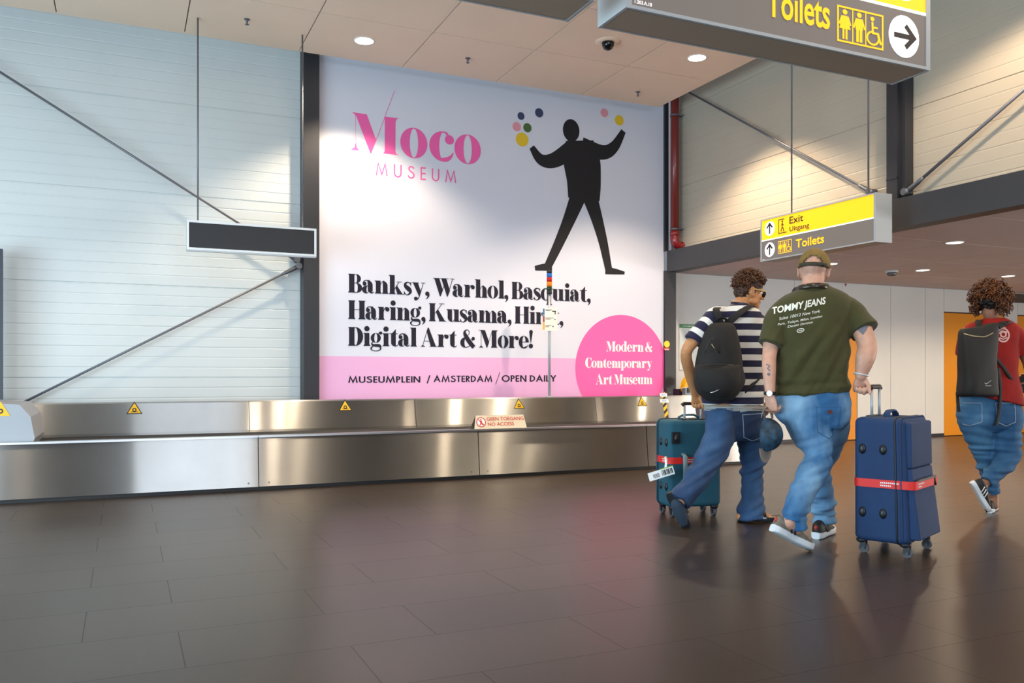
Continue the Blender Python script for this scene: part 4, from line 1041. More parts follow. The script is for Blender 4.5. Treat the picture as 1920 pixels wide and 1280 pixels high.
    limb(j, [px(1556, 770, 5.30), px(1552, 815, 5.38), px(1535, 872, 5.49), px(1538, 915, 5.53), px(1545, 978, 5.55)], [.118, .120, .088, .082, .078], round_ends=(True, False))
    me = fuse(j, .0065, 4)
    kz = px(0, 872, 5.2).z; az = px(0, 975, 5.2).z
    def f2(c):
        k = math.exp(-((c.z-kz)/.12)**2)+math.exp(-((c.z-az)/.10)**2)+.25
        ka = math.exp(-((c.z-az)/.09)**2)
        return .024*k*fold(c, (RV+ZV*.35).normalized(), (ZV-RV*.35).normalized(), 3.5, 24, 3.)+.022*ka*fold(c, (RV+ZV*.2).normalized(), ZV, 5, 34, 6.)+.010*fold(c, (RV+ZV).normalized(), (ZV-RV).normalized(), 5, 13, 8.)
    warp(me, f2)
    mj = mat('light_denim', '235F92', .8, 0, 0, 3.0, .35, 500, col2='8DB6D4', stretch=(1.3, 1.3, .5))
    je = put('jeans', me, mj, root, o)
    pk = Ink().S([(-.075, .05), (-.07, -.10), (0, -.14), (.07, -.10), (.075, .05), (-.075, .05)], .005, False)
    text_on(je, pk, px(1553, 778, 5.11), RV, ZV, DV, mat('denim_seam', '2C5F8E', .8), 'back_pocket', root, je, .002)
    text_on(je, Ink().R(-.014, -.012, .014, .012), px(1556, 772, 5.1), RV, ZV, DV, mat('leather_tab', '5A2A25', .6), 'pocket_tab', root, je, .004)
    # shoes
    mu = mat('shoe_grey', '7E776C', .7, 0, .3, 40); ms = mat('sole_white', 'DCE3E8', .5); mk = mat('shoe_black', '1B1B1D', .6)
    ht = (px(1512, 1033, 5.06)); ht.z = .012
    shoe(root, o, ht-(RV*.235+DV*.10-ZV*.125).normalized()*.285, ht, RV*.35+DV*.2+ZV, .32, mu, ms, mk)
    hc2 = px(1530, 1006, 5.44); hc2.z = .0
    shoe(root, o, hc2, hc2+(RV*.60+DV*.80)*.29, ZV, .315, mk, ms, mu)
    # olive cap, seen from behind: crown with the rear opening, strap and buckle, brim ahead
    cp = MB(); n = 48; rows = []
    for i in range(13):
        e = (PI/2)*i/12*.97; ring_ = []
        for q in range(n):
            a = 2*PI*q/n; x, y = math.cos(a), math.sin(a)
            ring_.append(cp.bm.verts.new(A(x*.093*math.cos(e), -.010+y*.112*math.cos(e), .012+.122*math.sin(e)**.95)))
        rows.append(ring_)
    for i, (a_, b_) in enumerate(zip(rows, rows[1:])):
        for q in range(n):
            th = 2*PI*(q+.5)/n; dth = abs((th-1.5*PI+PI) % (2*PI)-PI)
            if (dth/.66)**2+((i+.5)/3.7)**2 < 1: continue
            cp.bm.faces.new([a_[q], a_[(q+1) % n], b_[(q+1) % n], b_[q]])
    cp.bm.faces.new(rows[-1])
    bmesh.ops.recalc_face_normals(cp.bm, faces=cp.bm.faces[:]); bmesh.ops.solidify(cp.bm, geom=cp.bm.faces[:], thickness=.004)
    mc = mat('cap_olive', '7E6733', .85, 0, .15, 30, .2, 400)
    cap = putmb('cap', cp, mc, root, o)
    for p in cap.data.polygons: p.use_smooth = True
    st = MB(); st.tube([A(.093*math.sin(a), -.010-.114*math.cos(a), .020) for a in [-.95+1.9*i/16 for i in range(17)]], [(.003, .012)]*17, 8); putmb('strap', st, mat('cap_strap', '35301E', .7), root, cap)
    st = MB(); st.ball(A(.048, -.106, .021), .016, .008, .014, M); putmb('buckle', st, M_BLACK, root, cap)
    br = MB(); 
    br.prism([A(.080*math.sin(a), .072+.095*max(0, math.cos(a)), .012-.012*math.cos(a)) for a in [-PI/2+PI*i/14 for i in range(15)]], ZV*.004); putmb('brim', br, mc, root, cap)
    gl = MB()
    for s_ in (-1, 1): gl.tube([A(s_*.085, -.025, .012), A(s_*.090, .02, .016), A(s_*.076, .10, .014)], .0035, 8)
    gl.tube([A(-.072, .104, .008), A(0, .116, .010), A(.072, .104, .008)], .004, 8)
    gg = putmb('glasses', gl, mat('glasses_pale', 'D9CFA0', .4), root, o)
    ln = MB(); 
    for s_ in (-1, 1): ln.ball(A(s_*.034, .108, -.004), .026, .004, .019, M)
    putmb('lenses', ln, mat('lens_dark', '17130F', .1), root, gg)
    # headphones worn round the neck
    hp = MB(); nb = A(0, -.035, -.108)
    hp.tube([nb+RV*.086*math.sin(a)-DV*.085*math.cos(a)+ZV*(.012*math.cos(a)) for a in [-1.9+3.8*i/24 for i in range(25)]], [(.008, .017)]*25, 10)
    h = putmb('headphones', hp, mat('headphone_band', '3A3026', .3, .3), root, o)
    for s_ in (-1, 1): putmb('ear_pad', MB().ball(nb+RV*s_*.085+DV*.035-ZV*.02, .022, .036, .036), M_BLACK, root, h)
    # watch and bracelet
    wv = MB(); c0 = px(1443.5, 737, 5.141); wv.tube([c0+RV*.033*math.cos(a)+DV*.031*math.sin(a) for a in [2*PI*i/24 for i in range(24)]], [(.004, .010)]*24, 8, closed=True)
    q = putmb('wristwatch', wv, M_BLACK, root, o); putmb('watch_face', MB().tube([c0-RV*.012-DV*.030, c0-RV*.014-DV*.038], .017, 18), mat('watch_face', 'BFC7CC', .2, .5), root, q)
    wv = MB(); c0 = px(1614, 702, 5.12); wv.tube([c0+RV*.040*math.cos(a)+DV*.038*math.sin(a)-ZV*.010*math.cos(a) for a in [2*PI*i/24 for i in range(24)]], .0042, 8, closed=True)
    putmb('bracelet', wv, mat('bracelet_white', 'C9D4DC', .5), root, o)
    text_on(o, Ink().P([(-.03, .012), (.0, .03), (.04, .025), (.02, -.005), (.0, -.03), (-.01, -.005)]), px(1619, 618, 5.1), RV, ZV, DV, mat('tattoo_grey', '6B6A74', .6), 'tattoo', root, o, .0015)
    text_on(o, Ink().S([(-.01, .03), (.006, .02), (-.004, .005), (.01, -.01)], .006).D(0, -.03, .009), px(1441, 692, 5.13), RV, ZV, DV, mat('tattoo_grey', '6B6A74', .6), 'tattoo', root, o, .0015)
    return GR
GRIP_NAVY = man_olive()

# cap hanging from his left hand
c0 = px(1449, 815, 5.12); root = c0.copy()
o = empty('baseball_cap', root, 0, 'dark patterned baseball cap hanging from the left hand of the man in olive', 'cap')
e3 = (RV*.72-DV*.69).normalized(); e2 = (-ZV-RV*.1); e2 = (e2-e3*e2.dot(e3)).normalized(); M = Matrix((e2.cross(e3), e2, e3)).transposed()
A = lambda x, y, z: root+M @ Vector((x, y, z))
cp = MB(); n = 32; rows = []
for i in range(10):
    e = (PI/2)*i/9*.97
    rows.append([cp.bm.verts.new(A(.078*math.cos(2*PI*q/n)*math.cos(e), .102*math.sin(2*PI*q/n)*math.cos(e), .105*math.sin(e)-.045)) for q in range(n)])
for a_, b_ in zip(rows, rows[1:]):
    for q in range(n): cp.bm.faces.new([a_[q], a_[(q+1) % n], b_[(q+1) % n], b_[q]])
cp.bm.faces.new(rows[-1]); bmesh.ops.recalc_face_normals(cp.bm, faces=cp.bm.faces[:]); bmesh.ops.solidify(cp.bm, geom=cp.bm.faces[:], thickness=.004)
q = putmb('crown', cp, mat('cap_navy', '0F1A26', .6, 0, 0, 16, col2='24506A'), root, o)
for p in q.data.polygons: p.use_smooth = True
br = MB(); br.prism([A(.075*math.sin(a), .085+.085*max(0, math.cos(a)), -.045-.02*abs(math.sin(a))*0) for a in [-PI/2+PI*i/14 for i in range(15)]], M @ Vector((0, 0, .004))); putmb('brim', br, mat('cap_brim', '8C8073', .7), root, o)
st = MB(); st.tube([A(.070*math.sin(a), -.085-.075*math.cos(a), -.042) for a in [-1.4+2.8*i/16 for i in range(17)]], [(.003, .010)]*17, 8); putmb('strap', st, mat('cap_brim', '8C8073', .7), root, o)

# ---------------------------------------------------------------- soft suitcases on four wheels
def suitcase(o_loc, w_ax, W_, D_, H_, m, label, taper=.0, strap=.44, studs=True, m_strap=None, grip=None, pockets=True, stud_side=-1):
    """local x = broad width, y = depth (outer pockets on +y), z up"""
    rz = math.atan2(w_ax.y, w_ax.x); o = empty('suitcase', o_loc, rz, label, 'suitcase'); wz = .075
    def rbox(mb, x0, x1, y0, y1, z0, z1, r, n=6, bot=None):
        rings = []
        for k_ in range(n+1): a = PI/2*k_/n; rings.append((z0+r*(1-math.sin(a)), r*(1-math.cos(a)) if True else 0))
        lv = [(z0+r*(1-math.cos(PI/2*k_/n)), r*(1-math.sin(PI/2*k_/n))) for k_ in range(n+1)]+[(z1-r*(1-math.cos(PI/2*k_/n)), r*(1-math.sin(PI/2*k_/n))) for k_ in range(n, -1, -1)]
        prev = None
        for z, ins in lv:
            ring = []; f = (z-z0)/(z1-z0); rr = max(.004, r*1.15-ins*.3); ty = taper*(1-f) if bot is None else bot*(1-f)
            X0, X1, Y0, Y1 = x0+ins, x1-ins, y0+ins, y1-ins+ty
            for cx, cy, a0 in ((X1-rr, Y1-rr, 0), (X0+rr, Y1-rr, PI/2), (X0+rr, Y0+rr, PI), (X1-rr, Y0+rr, 1.5*PI)):
                for k_ in range(n+1): a = a0+PI/2*k_/n; ring.append(mb.bm.verts.new((cx+rr*math.cos(a), cy+rr*math.sin(a), z)))
            if prev:
                for j in range(len(ring)): f_ = mb.bm.faces.new([prev[j], prev[(j+1) % len(ring)], ring[(j+1) % len(ring)], ring[j]]); f_.smooth = True
            else: mb.bm.faces.new(list(reversed(ring)))
            prev = ring
        mb.bm.faces.new(prev); return mb
    hw, hd = W_/2, D_/2
    rbox(MB(), -hw, hw, -hd, hd, wz, H_, .035).build('shell', m, o)
    if pockets:
        rbox(MB(), -hw+.03, hw-.03, hd-.03, hd+.032, wz+.03, wz+(H_-wz)*.60, .012, bot=taper+.02).build('front_pocket', m, o)
        rbox(MB(), -hw+.03, hw-.03, hd-.03, hd+.029, wz+(H_-wz)*.602, H_-.025, .012, bot=.006).build('front_pocket', m, o)
    dk = mat('suitcase_trim', '14171F', .5)
    for y in (hd-.022, hd-.05):
        r = .04; loop = []
        for cx, cz, a0 in ((hw-r, H_-r, 0), (-hw+r, H_-r, PI/2), (-hw+r, wz+r, PI), (hw-r, wz+r, 1.5*PI)):
            for k_ in range(6): a = a0+PI/2*k_/5; loop.append((cx+(r+.001)*math.cos(a), y+taper*.5*(1-(cz-wz)/(H_-wz)), cz+(r+.001)*math.sin(a)))
        MB().tube(loop, .0055, 6, closed=True).build('zip_piping', dk if y < hd-.03 else m, o)
    zp = MB().box(-hw+.06, hd+.038+taper*.4, wz+(H_-wz)*.50, hw-.06, hd+.052+taper*.4, wz+(H_-wz)*.50+.012).tube([(-hw+.09, hd+.05+taper*.4, wz+(H_-wz)*.50), (-hw+.085, hd+.055+taper*.4, wz+(H_-wz)*.50-.045)], .006, 8)
    zp.build('zipper', dk, o)
    for sx in (-1, 1):
        for sy in (-1, 1):
            x, y = sx*(hw-.045), sy*(hd-.035)+ (taper if sy > 0 else 0)
            c = MB().lathe([(.032, wz+.008), (.030, wz-.01), (.016, wz-.018)], (x, y, 0), 16).box(x-.019, y-.006, .022, x-.013, y+.026, wz-.008).box(x+.013, y-.006, .022, x+.019, y+.026, wz-.008); c = c.build('caster', dk, o)
            MB().tube([(x-.011, y+.012, .028), (x+.011, y+.012, .028)], .028, 20).tube([(x-.02, y+.012, .028), (x+.02, y+.012, .028)], .007, 8).build('wheel', mat('wheel_grey', '4A4A4E', .5), c)
    if studs:
        for y in (-hd*.62, hd*.20):
            for f in (.235, .745): MB().ball((stud_side*hw, y, wz+(H_-wz)*f), .012, .021, .030, n=14, m=8).build('stud', mat('stud_black', '101216', .4), o)
    hb = [(-.085, 0, H_-.004), (-.075, 0, H_+.018), (-.04, 0, H_+.034), (.04, 0, H_+.034), (.075, 0, H_+.018), (.085, 0, H_-.004)]
    MB().tube(hb, [(.006, .022)]*6 if False else [(.020, .008)]*6, 10).build('carry_handle', m, o)
    MB().box(-.10, -hd+.03, H_-.004, .10, -hd+.075, H_+.006).build('handle_well', dk, o)
    if grip:
        gz = grip
        for x in (-.065, .065): MB().tube([(x, -hd+.052, H_-.02), (x, -hd+.052, gz-.01)], .0085, 10).build('telescopic_rod', M_ALU, o)
        MB().tube([(-.085, -hd+.052, gz-.012), (-.07, -hd+.052, gz), (.07, -hd+.052, gz), (.085, -hd+.052, gz-.012)], [(.012, .014)]*4, 12).build('grip', M_BLACK, o)
    if strap:
        z0 = wz+(H_-wz)*strap; e = .004; py = (.040+taper*.6) if pockets else taper*.5; r = .04; mb = MB(); loop = []
        for cx, cy, a0 in ((hw-r, hd+py-r, 0), (-hw+r, hd+py-r, PI/2), (-hw+r, -hd+r, PI), (hw-r, -hd+r, 1.5*PI)):
            for k_ in range(7): a = a0+PI/2*k_/6; loop.append((cx+(r+e)*math.cos(a), cy+(r+e)*math.sin(a)))
        lo = [mb.bm.verts.new((x, y, z0)) for x, y in loop]; hi = [mb.bm.verts.new((x, y, z0+.048)) for x, y in loop]
        lo2 = [mb.bm.verts.new((x*.985, y*.985, z0)) for x, y in loop]; hi2 = [mb.bm.verts.new((x*.985, y*.985, z0+.048)) for x, y in loop]
        for a, b_ in ((lo, hi), (hi, hi2), (hi2, lo2), (lo2, lo)):
            for j in range(len(lo)): mb.bm.faces.new([a[j], a[(j+1) % len(lo)], b_[(j+1) % len(lo)], b_[j]])
        s_ = mb.build('luggage_strap', mat('strap_red', 'DE2620', .55), o)
        M = Matrix.Translation(o_loc) @ Matrix.Rotation(rz, 4, 'Z'); R3 = M.to_3x3()
        lines = Ink()
        for y, l in ((.03, .10), (.014, .06)):
            x = 0
            while x < l: lines.R(x, y-.003, x+.007, y+.005); x += .0105
        for org, ux in (((stud_side*(hw+e), stud_side*hd*.1, z0), (0, stud_side, 0)), ((-hw*.4, -hd-e, z0), (1, 0, 0)), ((hw*.75, hd+py+e, z0), (-1, 0, 0))):
            q = lines.lay('strap_print', M @ Vector(org), R3 @ Vector(ux), ZV, M_WHITE, o, .0012); q.parent = s_
    return o, rz
wax = (RV*.669+DV*.743).normalized(); sax = (RV*.743-DV*.669).normalized()
nl = px(1605, 1033, 5.06); nl.z = 0
ctr = nl+sax*.135+wax*.20
M_NAVY = mat('navy_nylon', '1A3964', .75, 0, .15, 6, .3, 700)
hs = px(1660, 770, 5.1).z
# pockets look right: local +y must be sax, so x axis = -? x cross y = z
suitcase(Vector((ctr.x, ctr.y, 0)), -wax if (wax.cross(sax)).z < 0 else wax, .45, .285, .80, M_NAVY, 'large navy soft suitcase with a red luggage strap beside the man in olive', taper=.03, grip=GRIP_NAVY.z, stud_side=1)
# ---------------------------------------------------------------- man in the striped tee
def curls(A, M, spots, rad, wid, turns, length, rng, droop=0.):
    """many small coiled locks standing off a head"""
    mb = MB()
    for p, n_ in spots:
        n_ = (n_+Vector((rng.uniform(-.5, .5), rng.uniform(-.5, .5), rng.uniform(-.5, .5)-droop))).normalized()
        t1 = n_.orthogonal().normalized(); t2 = n_.cross(t1); a0 = rng.uniform(0, 6.28); L_ = length*rng.uniform(.6, 1.2); r = rad*rng.uniform(.7, 1.25); pts = []
        for i in range(13):
            f = i/12; a = a0+turns*2*PI*f
            pts.append(p+n_*L_*f-ZV*droop*L_*f*f*.5+(t1*math.cos(a)+t2*math.sin(a))*r*(.4+.6*f))
        mb.tube(pts, [wid*(1-.5*i/12) for i in range(13)], 5)
    return mb
def ribbon(pts, w_, wax_, th=.006):
    P_ = [Vector(x) for x in crom([tuple(p) for p in pts], 6)]; rg = []
    for i, p in enumerate(P_):
        t = (P_[min(i+1, len(P_)-1)]-P_[max(i-1, 0)]).normalized(); a = (wax_-t*wax_.dot(t)).normalized(); rg.append((p, w_, th, th, a, t.cross(a)))
    mb = MB(); loft(mb, rg, 16, 1, 4); return mb
def man_striped():
    T0 = 6.05; g = px(1380, 702, T0); root = Vector((g.x, g.y, 0)); rng = random.Random(3)
    tw = (RV*.86-DV*.50).normalized()          # shoulder line: he walks away to the right
    fw = (RV*.50+DV*.86).normalized()
    ring = lambda v, a, b_, d, e=.0, t=T0: (px((a+b_)/2, v, t), (b_-a)/2/F_PX*t-e, d-e, d-e, RV, DV)
    b = MB(); hc = px(1405, 546, 6.10); hf = RV*.97+DV*.16-ZV*.17; A, M = head(b, hc, hf, ZV+RV*.17, .96)
    limb(b, [A(0, -.02, -.03), A(0, -.035, -.09), px(1384, 578, 6.07), px(1380, 600, T0)], [.060, .058, .062, .08])
    loft(b, [ring(578, 1360, 1415, .06), ring(592, 1345, 1425, .085, .01), ring(630, 1335, 1430, .10, .02), ring(700, 1326, 1428, .10, .02), ring(765, 1326, 1430, .105, .02), ring(800, 1335, 1428, .10, .02)])
    LA = [px(1338, 594, 6.0), px(1308, 630, 5.97), px(1287, 660, 5.98), px(1293, 698, 6.08), px(1303, 738, 6.18)]
    RA = [px(1420, 604, 6.10), px(1430, 640, 6.14), px(1434, 672, 6.16), px(1437, 705, 6.12), px(1440, 742, 6.05)]
    limb(b, LA, [.052, .047, .040, .040, .028]); limb(b, RA, [.052, .047, .040, .038, .027])
    GR = px(1306, 756, 6.2)
    hand(b, px(1303, 741, 6.18), RV*.3+DV*.35-ZV*.85, -RV*.1-DV*.9-ZV*.3, -1, (1.25, 1.3, 1.3, 1.3), .97, .8)
    hand(b, px(1440, 745, 6.05), -ZV+RV*.1, -RV*.9+DV*.3, 1, (.4, .5, .55, .6), .97)
    LL = [px(1354, 790, 6.0), px(1342, 832, 5.97), px(1318, 878, 5.92), px(1296, 912, 5.86), px(1270, 946, 5.80)]
    RL = [px(1406, 790, 6.1), px(1410, 840, 6.14), px(1411, 888, 6.15), px(1410, 925, 6.12), px(1409, 966, 6.10)]
    for l in (LL, RL): limb(b, l, [.078, .074, .054, .052, .038])
    lt = px(1284, 986, 5.83); limb(b, [LL[-1], LL[-1]+(lt-LL[-1])*.4, lt-ZV*0+RV*-.01+ZV*.03], [.038, .036, .026])
    rt = px(1440, 974, 6.07); rh = px(1388, 976, 6.09); rt.z = .035; rh.z = .035
    limb(b, [rh, rh+(rt-rh)*.3, rh+(rt-rh)*.8, rt], [.030, .036, .038, .026]); limb(b, [RL[-1], rh+(rt-rh)*.15], [.038, .034])
    for i in range(5):
        p_ = rt+(rt-rh).normalized()*.018+(DV*.9-RV*.3).normalized()*(.034-.017*i)*-1; limb(b, [p_-(rt-rh).normalized()*.03, p_+(rt-rh).normalized()*(.012-.003*i)], [.011, .009 if i else .012], 8, 1)
    me = fuse(b, .0046, 2); me.transform(Matrix.Translation(-root)); o = link('person', me, M_SKINA); o.location = root
    tag(o, 'young man with curly brown hair in a navy and white striped tee', 'person'); eyes(A, M, root, o, .96)
    # striped tee
    s = MB()
    loft(s, [ring(571, 1372, 1404, .058), ring(576, 1360, 1414, .075), ring(583, 1346, 1425, .092), ring(594, 1338, 1433, .106), ring(620, 1332, 1434, .118), ring(660, 1325, 1433, .122), ring(710, 1320, 1431, .125), ring(748, 1318, 1432, .128), ring(758, 1317, 1432, .129)], 40, 5, 2.4)
    SL = [px(1352, 590, T0), px(1336, 600, 6.0), px(1316, 620, 5.97), px(1300, 641, 5.96)]; SR = [px(1412, 596, 6.08), px(1424, 608, 6.11), px(1432, 640, 6.14), px(1435, 668, 6.15)]
    limb(s, SL, [.066, .072, .067, .070], round_ends=(True, False)); limb(s, SR, [.066, .070, .068, .070], round_ends=(True, False))
    me = fuse(s, .0062, 3)
    dg_ = (RV*.5+ZV*.86).normalized(); dh_ = (RV*.86-ZV*.5).normalized(); zb = px(0, 764, T0).z
    warp(me, lambda c: .018*fold(c, dg_, dh_, 3, 12, 2.)+.010*max(0, 1-(c.z-zb)/.2)*fold(c, RV, ZV, 3, 24)+.004*fold(c, RV, ZV, 9, 16, 4.))
    # the stripes run round the trunk and round each sleeve: store how far along each one is
    at = me.attributes.new('stripe', 'FLOAT', 'POINT'); z0 = px(0, 764, T0).z
    def along(c, P_):
        best = (9, 0); acc = 0
        for a, b_ in zip(P_, P_[1:]):
            d = b_-a; t = (c-a).dot(d)/d.length_squared; q = a+d*max(0, min(1, t)); e = (c-q).length
            if e < best[0]: best = (e, acc+d.length*max(0, min(1, t)))
            acc += d.length
        return best
    zs = px(0, 594, T0).z
    for v in me.vertices:
        c = v.co; val = c.z-z0
        for P_, xs_ in ((SL, px(1334, 600, T0)), (SR, px(1424, 600, T0))):
            e, l = along(c, P_[1:]); off = (c-px(1380, 650, T0)).dot(RV)
            out = off < (xs_-px(1380, 650, T0)).dot(RV)-.0 if P_ is SL else off > (xs_-px(1380, 650, T0)).dot(RV)
            if out and e < .085 and l > .004: val = (zs-z0)+.035-l*1.0
        at.data[v.index].value = val
    m = mat('striped_cotton', 'E8E4DC', .85, sheen=.1); nt = m.node_tree; bs = nt.nodes['Principled BSDF']
    an = nt.nodes.new('ShaderNodeAttribute'); an.attribute_name = 'stripe'; mu = nt.nodes.new('ShaderNodeMath'); mu.operation = 'MULTIPLY'; mu.inputs[1].default_value = 1/.086
    fr = nt.nodes.new('ShaderNodeMath'); fr.operation = 'FRACT'; ad = nt.nodes.new('ShaderNodeMath'); ad.operation = 'ADD'; ad.inputs[1].default_value = .12; gt = nt.nodes.new('ShaderNodeMath'); gt.operation = 'GREATER_THAN'; gt.inputs[1].default_value = .47
    mx = nt.nodes.new('ShaderNodeMix'); mx.data_type = 'RGBA'; mx.inputs[6].default_value = lin('E4E2DE'); mx.inputs[7].default_value = lin('17173A')
    L = nt.links.new; L(an.outputs['Fac'], mu.inputs[0]); L(mu.outputs[0], ad.inputs[0]); L(ad.outputs[0], fr.inputs[0]); L(fr.outputs[0], gt.inputs[0]); L(gt.outputs[0], mx.inputs[0]); L(mx.outputs[2], bs.inputs['Base Color'])
    sh = put('tshirt', me, m, root, o)
    col = MB(); cc = px(1388, 572, 6.06); col.tube([cc+RV*.060*math.cos(a)+DV*.060*math.sin(a)+ZV*(.004-.012*math.cos(a)) for a in [2*PI*i/28 for i in range(28)]], .007, 8, closed=True); putmb('collar', col, mat('navy_rib', '17173A', .85), root, sh)
    col = MB(); cc = px(1383, 566, 6.06); col.tube([cc+RV*.060*math.cos(a)+DV*.064*math.sin(a)-ZV*(.012*math.cos(a)) for a in [2*PI*i/32 for i in range(32)]], .0028, 6, closed=True); putmb('necklace', col, mat('chain_silver', 'D8D4C8', .3, .7), root, o)
    # dark jeans
    r2 = lambda v, a, b_, d: (px((a+b_)/2, v, T0), (b_-a)/2/F_PX*T0, d, d, RV, DV)
    j = MB(); loft(j, [r2(762, 1323, 1431, .121), r2(770, 1321, 1433, .126), r2(790, 1322, 1434, .13), r2(812, 1326, 1433, .125), r2(826, 1340, 1425, .09)], 32, 4, 2.3)
    limb(j, [px(1352, 790, 6.0), px(1346, 828, 5.97), px(1322, 872, 5.92), px(1298, 908, 5.86), px(1274, 940, 5.81)], [.112, .106, .094, .088, .082], round_ends=(True, False))
    limb(j, [px(1406, 790, 6.1), px(1409, 835, 6.14), px(1411, 880, 6.15), px(1409, 925, 6.12), px(1410, 972, 6.10)], [.108, .100, .078, .080, .098], round_ends=(True, False))
    me = fuse(j, .0062, 3); kz = px(0, 875, T0).z; az = px(0, 962, T0).z
    def f2(c):
        k = .4+math.exp(-((c.z-kz)/.13)**2)+1.1*math.exp(-((c.z-az)/.10)**2)
        return .022*k*fold(c, (RV+ZV*.5).normalized(), (ZV-RV*.5).normalized(), 3, 22, 3.)+.010*fold(c, (RV+ZV).normalized(), (ZV-RV).normalized(), 5, 13, 8.)
    warp(me, f2)
    mj = mat('dark_denim', '152C4E', .8, 0, 0, 3.0, .35, 500, col2='3F6490', stretch=(1, 1, .6)); je = put('jeans', me, mj, root, o)
    wb = MB(); cc = px(1377, 765, T0)
    for dz in (0, .010, .020, .030): wb.tube([cc+ZV*(dz-.012)+RV*.212*math.cos(a)+DV*.131*math.sin(a) for a in [2*PI*i/40 for i in range(40)]], .004, 6, closed=True)
    putmb('waistband', wb, mat('underwear_band', 'B9B7B0', .7), root, je)
    pk = Ink().S([(-.08, .05), (-.07, -.10), (0, -.13), (.075, -.10), (.085, .06)], .005, False).S([(-.085, .055), (.085, .065)], .005, False); text_on(je, pk, px(1412, 792, 5.95), RV, ZV, DV, mat('seam_pale', '8FA0B4', .8), 'back_pocket', root, je, .002)
    text_on(je, Ink().R(-.045, -.012, .045, .012), px(1399, 768, 5.93), (RV+ZV*.14).normalized(), ZV, DV, mat('label_pale', '9FB4C6', .6), 'label_patch', root, je, .003)
    # slides
    ms = mat('slide_black', '191A20', .6)
    rh.z = .004; rt.z = .004
    so, P_, r, f, u_ = shoe(root, o, rh-(rt-rh).normalized()*.012, rt, ZV, .285, ms, ms, ms, 'slide')
    ink = ui_text('adidas', .016, bold=.012); bb = ink.bounds(); org = P_(.056, .135, .040)
    e = Ink().add(ink, dx=-bb[0]); e.lay('strap_lettering', org-u_*.01, f, u_, M_WHITE, o, .002).parent = so
    lh = px(1254, 926, 5.80); lt2 = px(1286, 990, 5.83); shoe(root, o, lh, lt2, RV*.55+DV*.75+ZV*.2, .28, ms, ms, ms, 'slide')
    sk = MB(); limb(sk, [LL[-1], LL[-1]+(lt-LL[-1])*.4, lt-RV*.01+ZV*.03], [.046, .045, .034]); putmb('foot_cover', sk, mat('foot_shade_slate', '2C3A4A', .9), root, o)  # added cover on the raised foot, its slate colour stands for the shaded sole
    # curly brown hair: a cropped base and coiled locks on top
    mh = mat('hair_brown', '2A170E', .55, 0, 0, 30, col2='54301A')
    hb = MB(); hb.ball(A(0, -.014, .045), .083, .098, .088, M); hb.ball(A(0, -.052, -.008), .072, .058, .066, M); hb.ball(A(0, .055, .088), .062, .050, .040, M); hm = fuse(hb, .006, 2)
    warp(hm, lambda c: .010*noise.noise(c*60)+.006*noise.noise(c*120))
    hr = put('hair', hm, mh, root, o)
    spots = []
    while len(spots) < 420:
        a, e = rng.uniform(0, 2*PI), math.asin(rng.uniform(-.25, 1)); x, y, z = math.cos(e)*math.cos(a), math.cos(e)*math.sin(a), math.sin(e)
        if y > .2 and z < .35: continue
        if z < .1 and abs(x) > .55 and y > -.3: continue
        p = A(x*.088, -.010+y*.104, .045+z*.098); spots.append((p, M @ Vector((x, y, z))))
    putmb('curls', curls(A, M, spots, .008, .0048, 1.6, .032, rng), mat('hair_curl', '3A2010', .45, 0, 0, 40, col2='6B3D1C'), root, hr)
    # tan framed sunglasses
    gl = MB()
    for s_ in (-1, 1): gl.tube([A(s_*.080, -.012, .012), A(s_*.078, .05, .014), A(s_*.070, .094, .010)], [(.003, .005)]*3, 8)
    gl.tube([A(-.070, .098, .012), A(0, .112, .014), A(.070, .098, .012)], .0045, 8); gg = putmb('glasses', gl, mat('frame_tan', 'C9A86A', .3), root, o)
    ln = MB()
    for s_ in (-1, 1): ln.ball(A(s_*.036, .102, -.008), .030, .006, .023, M)
    putmb('lenses', ln, mat('lens_brown', '1A0F0A', .1), root, gg)
    # a black backpack worn on his back
    c = px(1348, 690, 5.88); br = c.copy(); bk = empty('backpack', Vector((c.x, c.y, c.z)), 0, 'black school backpack on the back of the man in the striped tee', 'backpack'); R0 = c.copy()
    wx = (RV*.93-DV*.24).normalized(); wy = (RV*.24+DV*.93).normalized()
    def bring(v, a, b_, d, k=0): return (px((a+b_)/2, v, 5.90)+wy*k, (b_-a)/2/F_PX*5.9, .05, d, wx, wy)
    bd = MB(); loft(bd, [bring(603, 1342, 1366, .02, .03), bring(607, 1332, 1374, .045), bring(618, 1323, 1380, .07), bring(640, 1314, 1385, .09), bring(665, 1307, 1389, .105), bring(690, 1302, 1392, .115), bring(715, 1301, 1396, .12), bring(735, 1307, 1386, .115), bring(747, 1320, 1373, .10), bring(753, 1334, 1360, .07)], 40, 5, 2.3)
    mbk = mat('backpack_black', '1C1817', .75, 0, .25, 8, .3, 600)
    me = fuse(bd, .007, 2); warp(me, lambda q: .008*fold(q, (RV*.3+ZV).normalized(), RV, 3, 9)); bm_ = put('bag_body', me, mbk, R0, bk)
    fp = MB(); loft(fp, [bring(684, 1305, 1387, .10, -.02), bring(691, 1304, 1388, .13, -.02), bring(712, 1304, 1390, .145, -.02), bring(732, 1310, 1382, .135, -.02), bring(745, 1324, 1370, .11, -.01)], 36, 5, 2.5); me = fuse(fp, .007, 2); warp(me, lambda q: .007*fold(q, RV, ZV, 4, 9, 3.)); put('front_pocket', me, mbk, R0, bk)
    zp = MB(); arc = [px(1310+78*i/16, 686-2.5*math.sin(PI*i/16), 5.90)-wy*(.10+.04*math.sin(PI*i/16)) for i in range(17)]; zp.tube(arc, .0035, 6); putmb('pocket_zip', zp, mat('zip_dark', '3A3634', .4, .4), R0, bk)
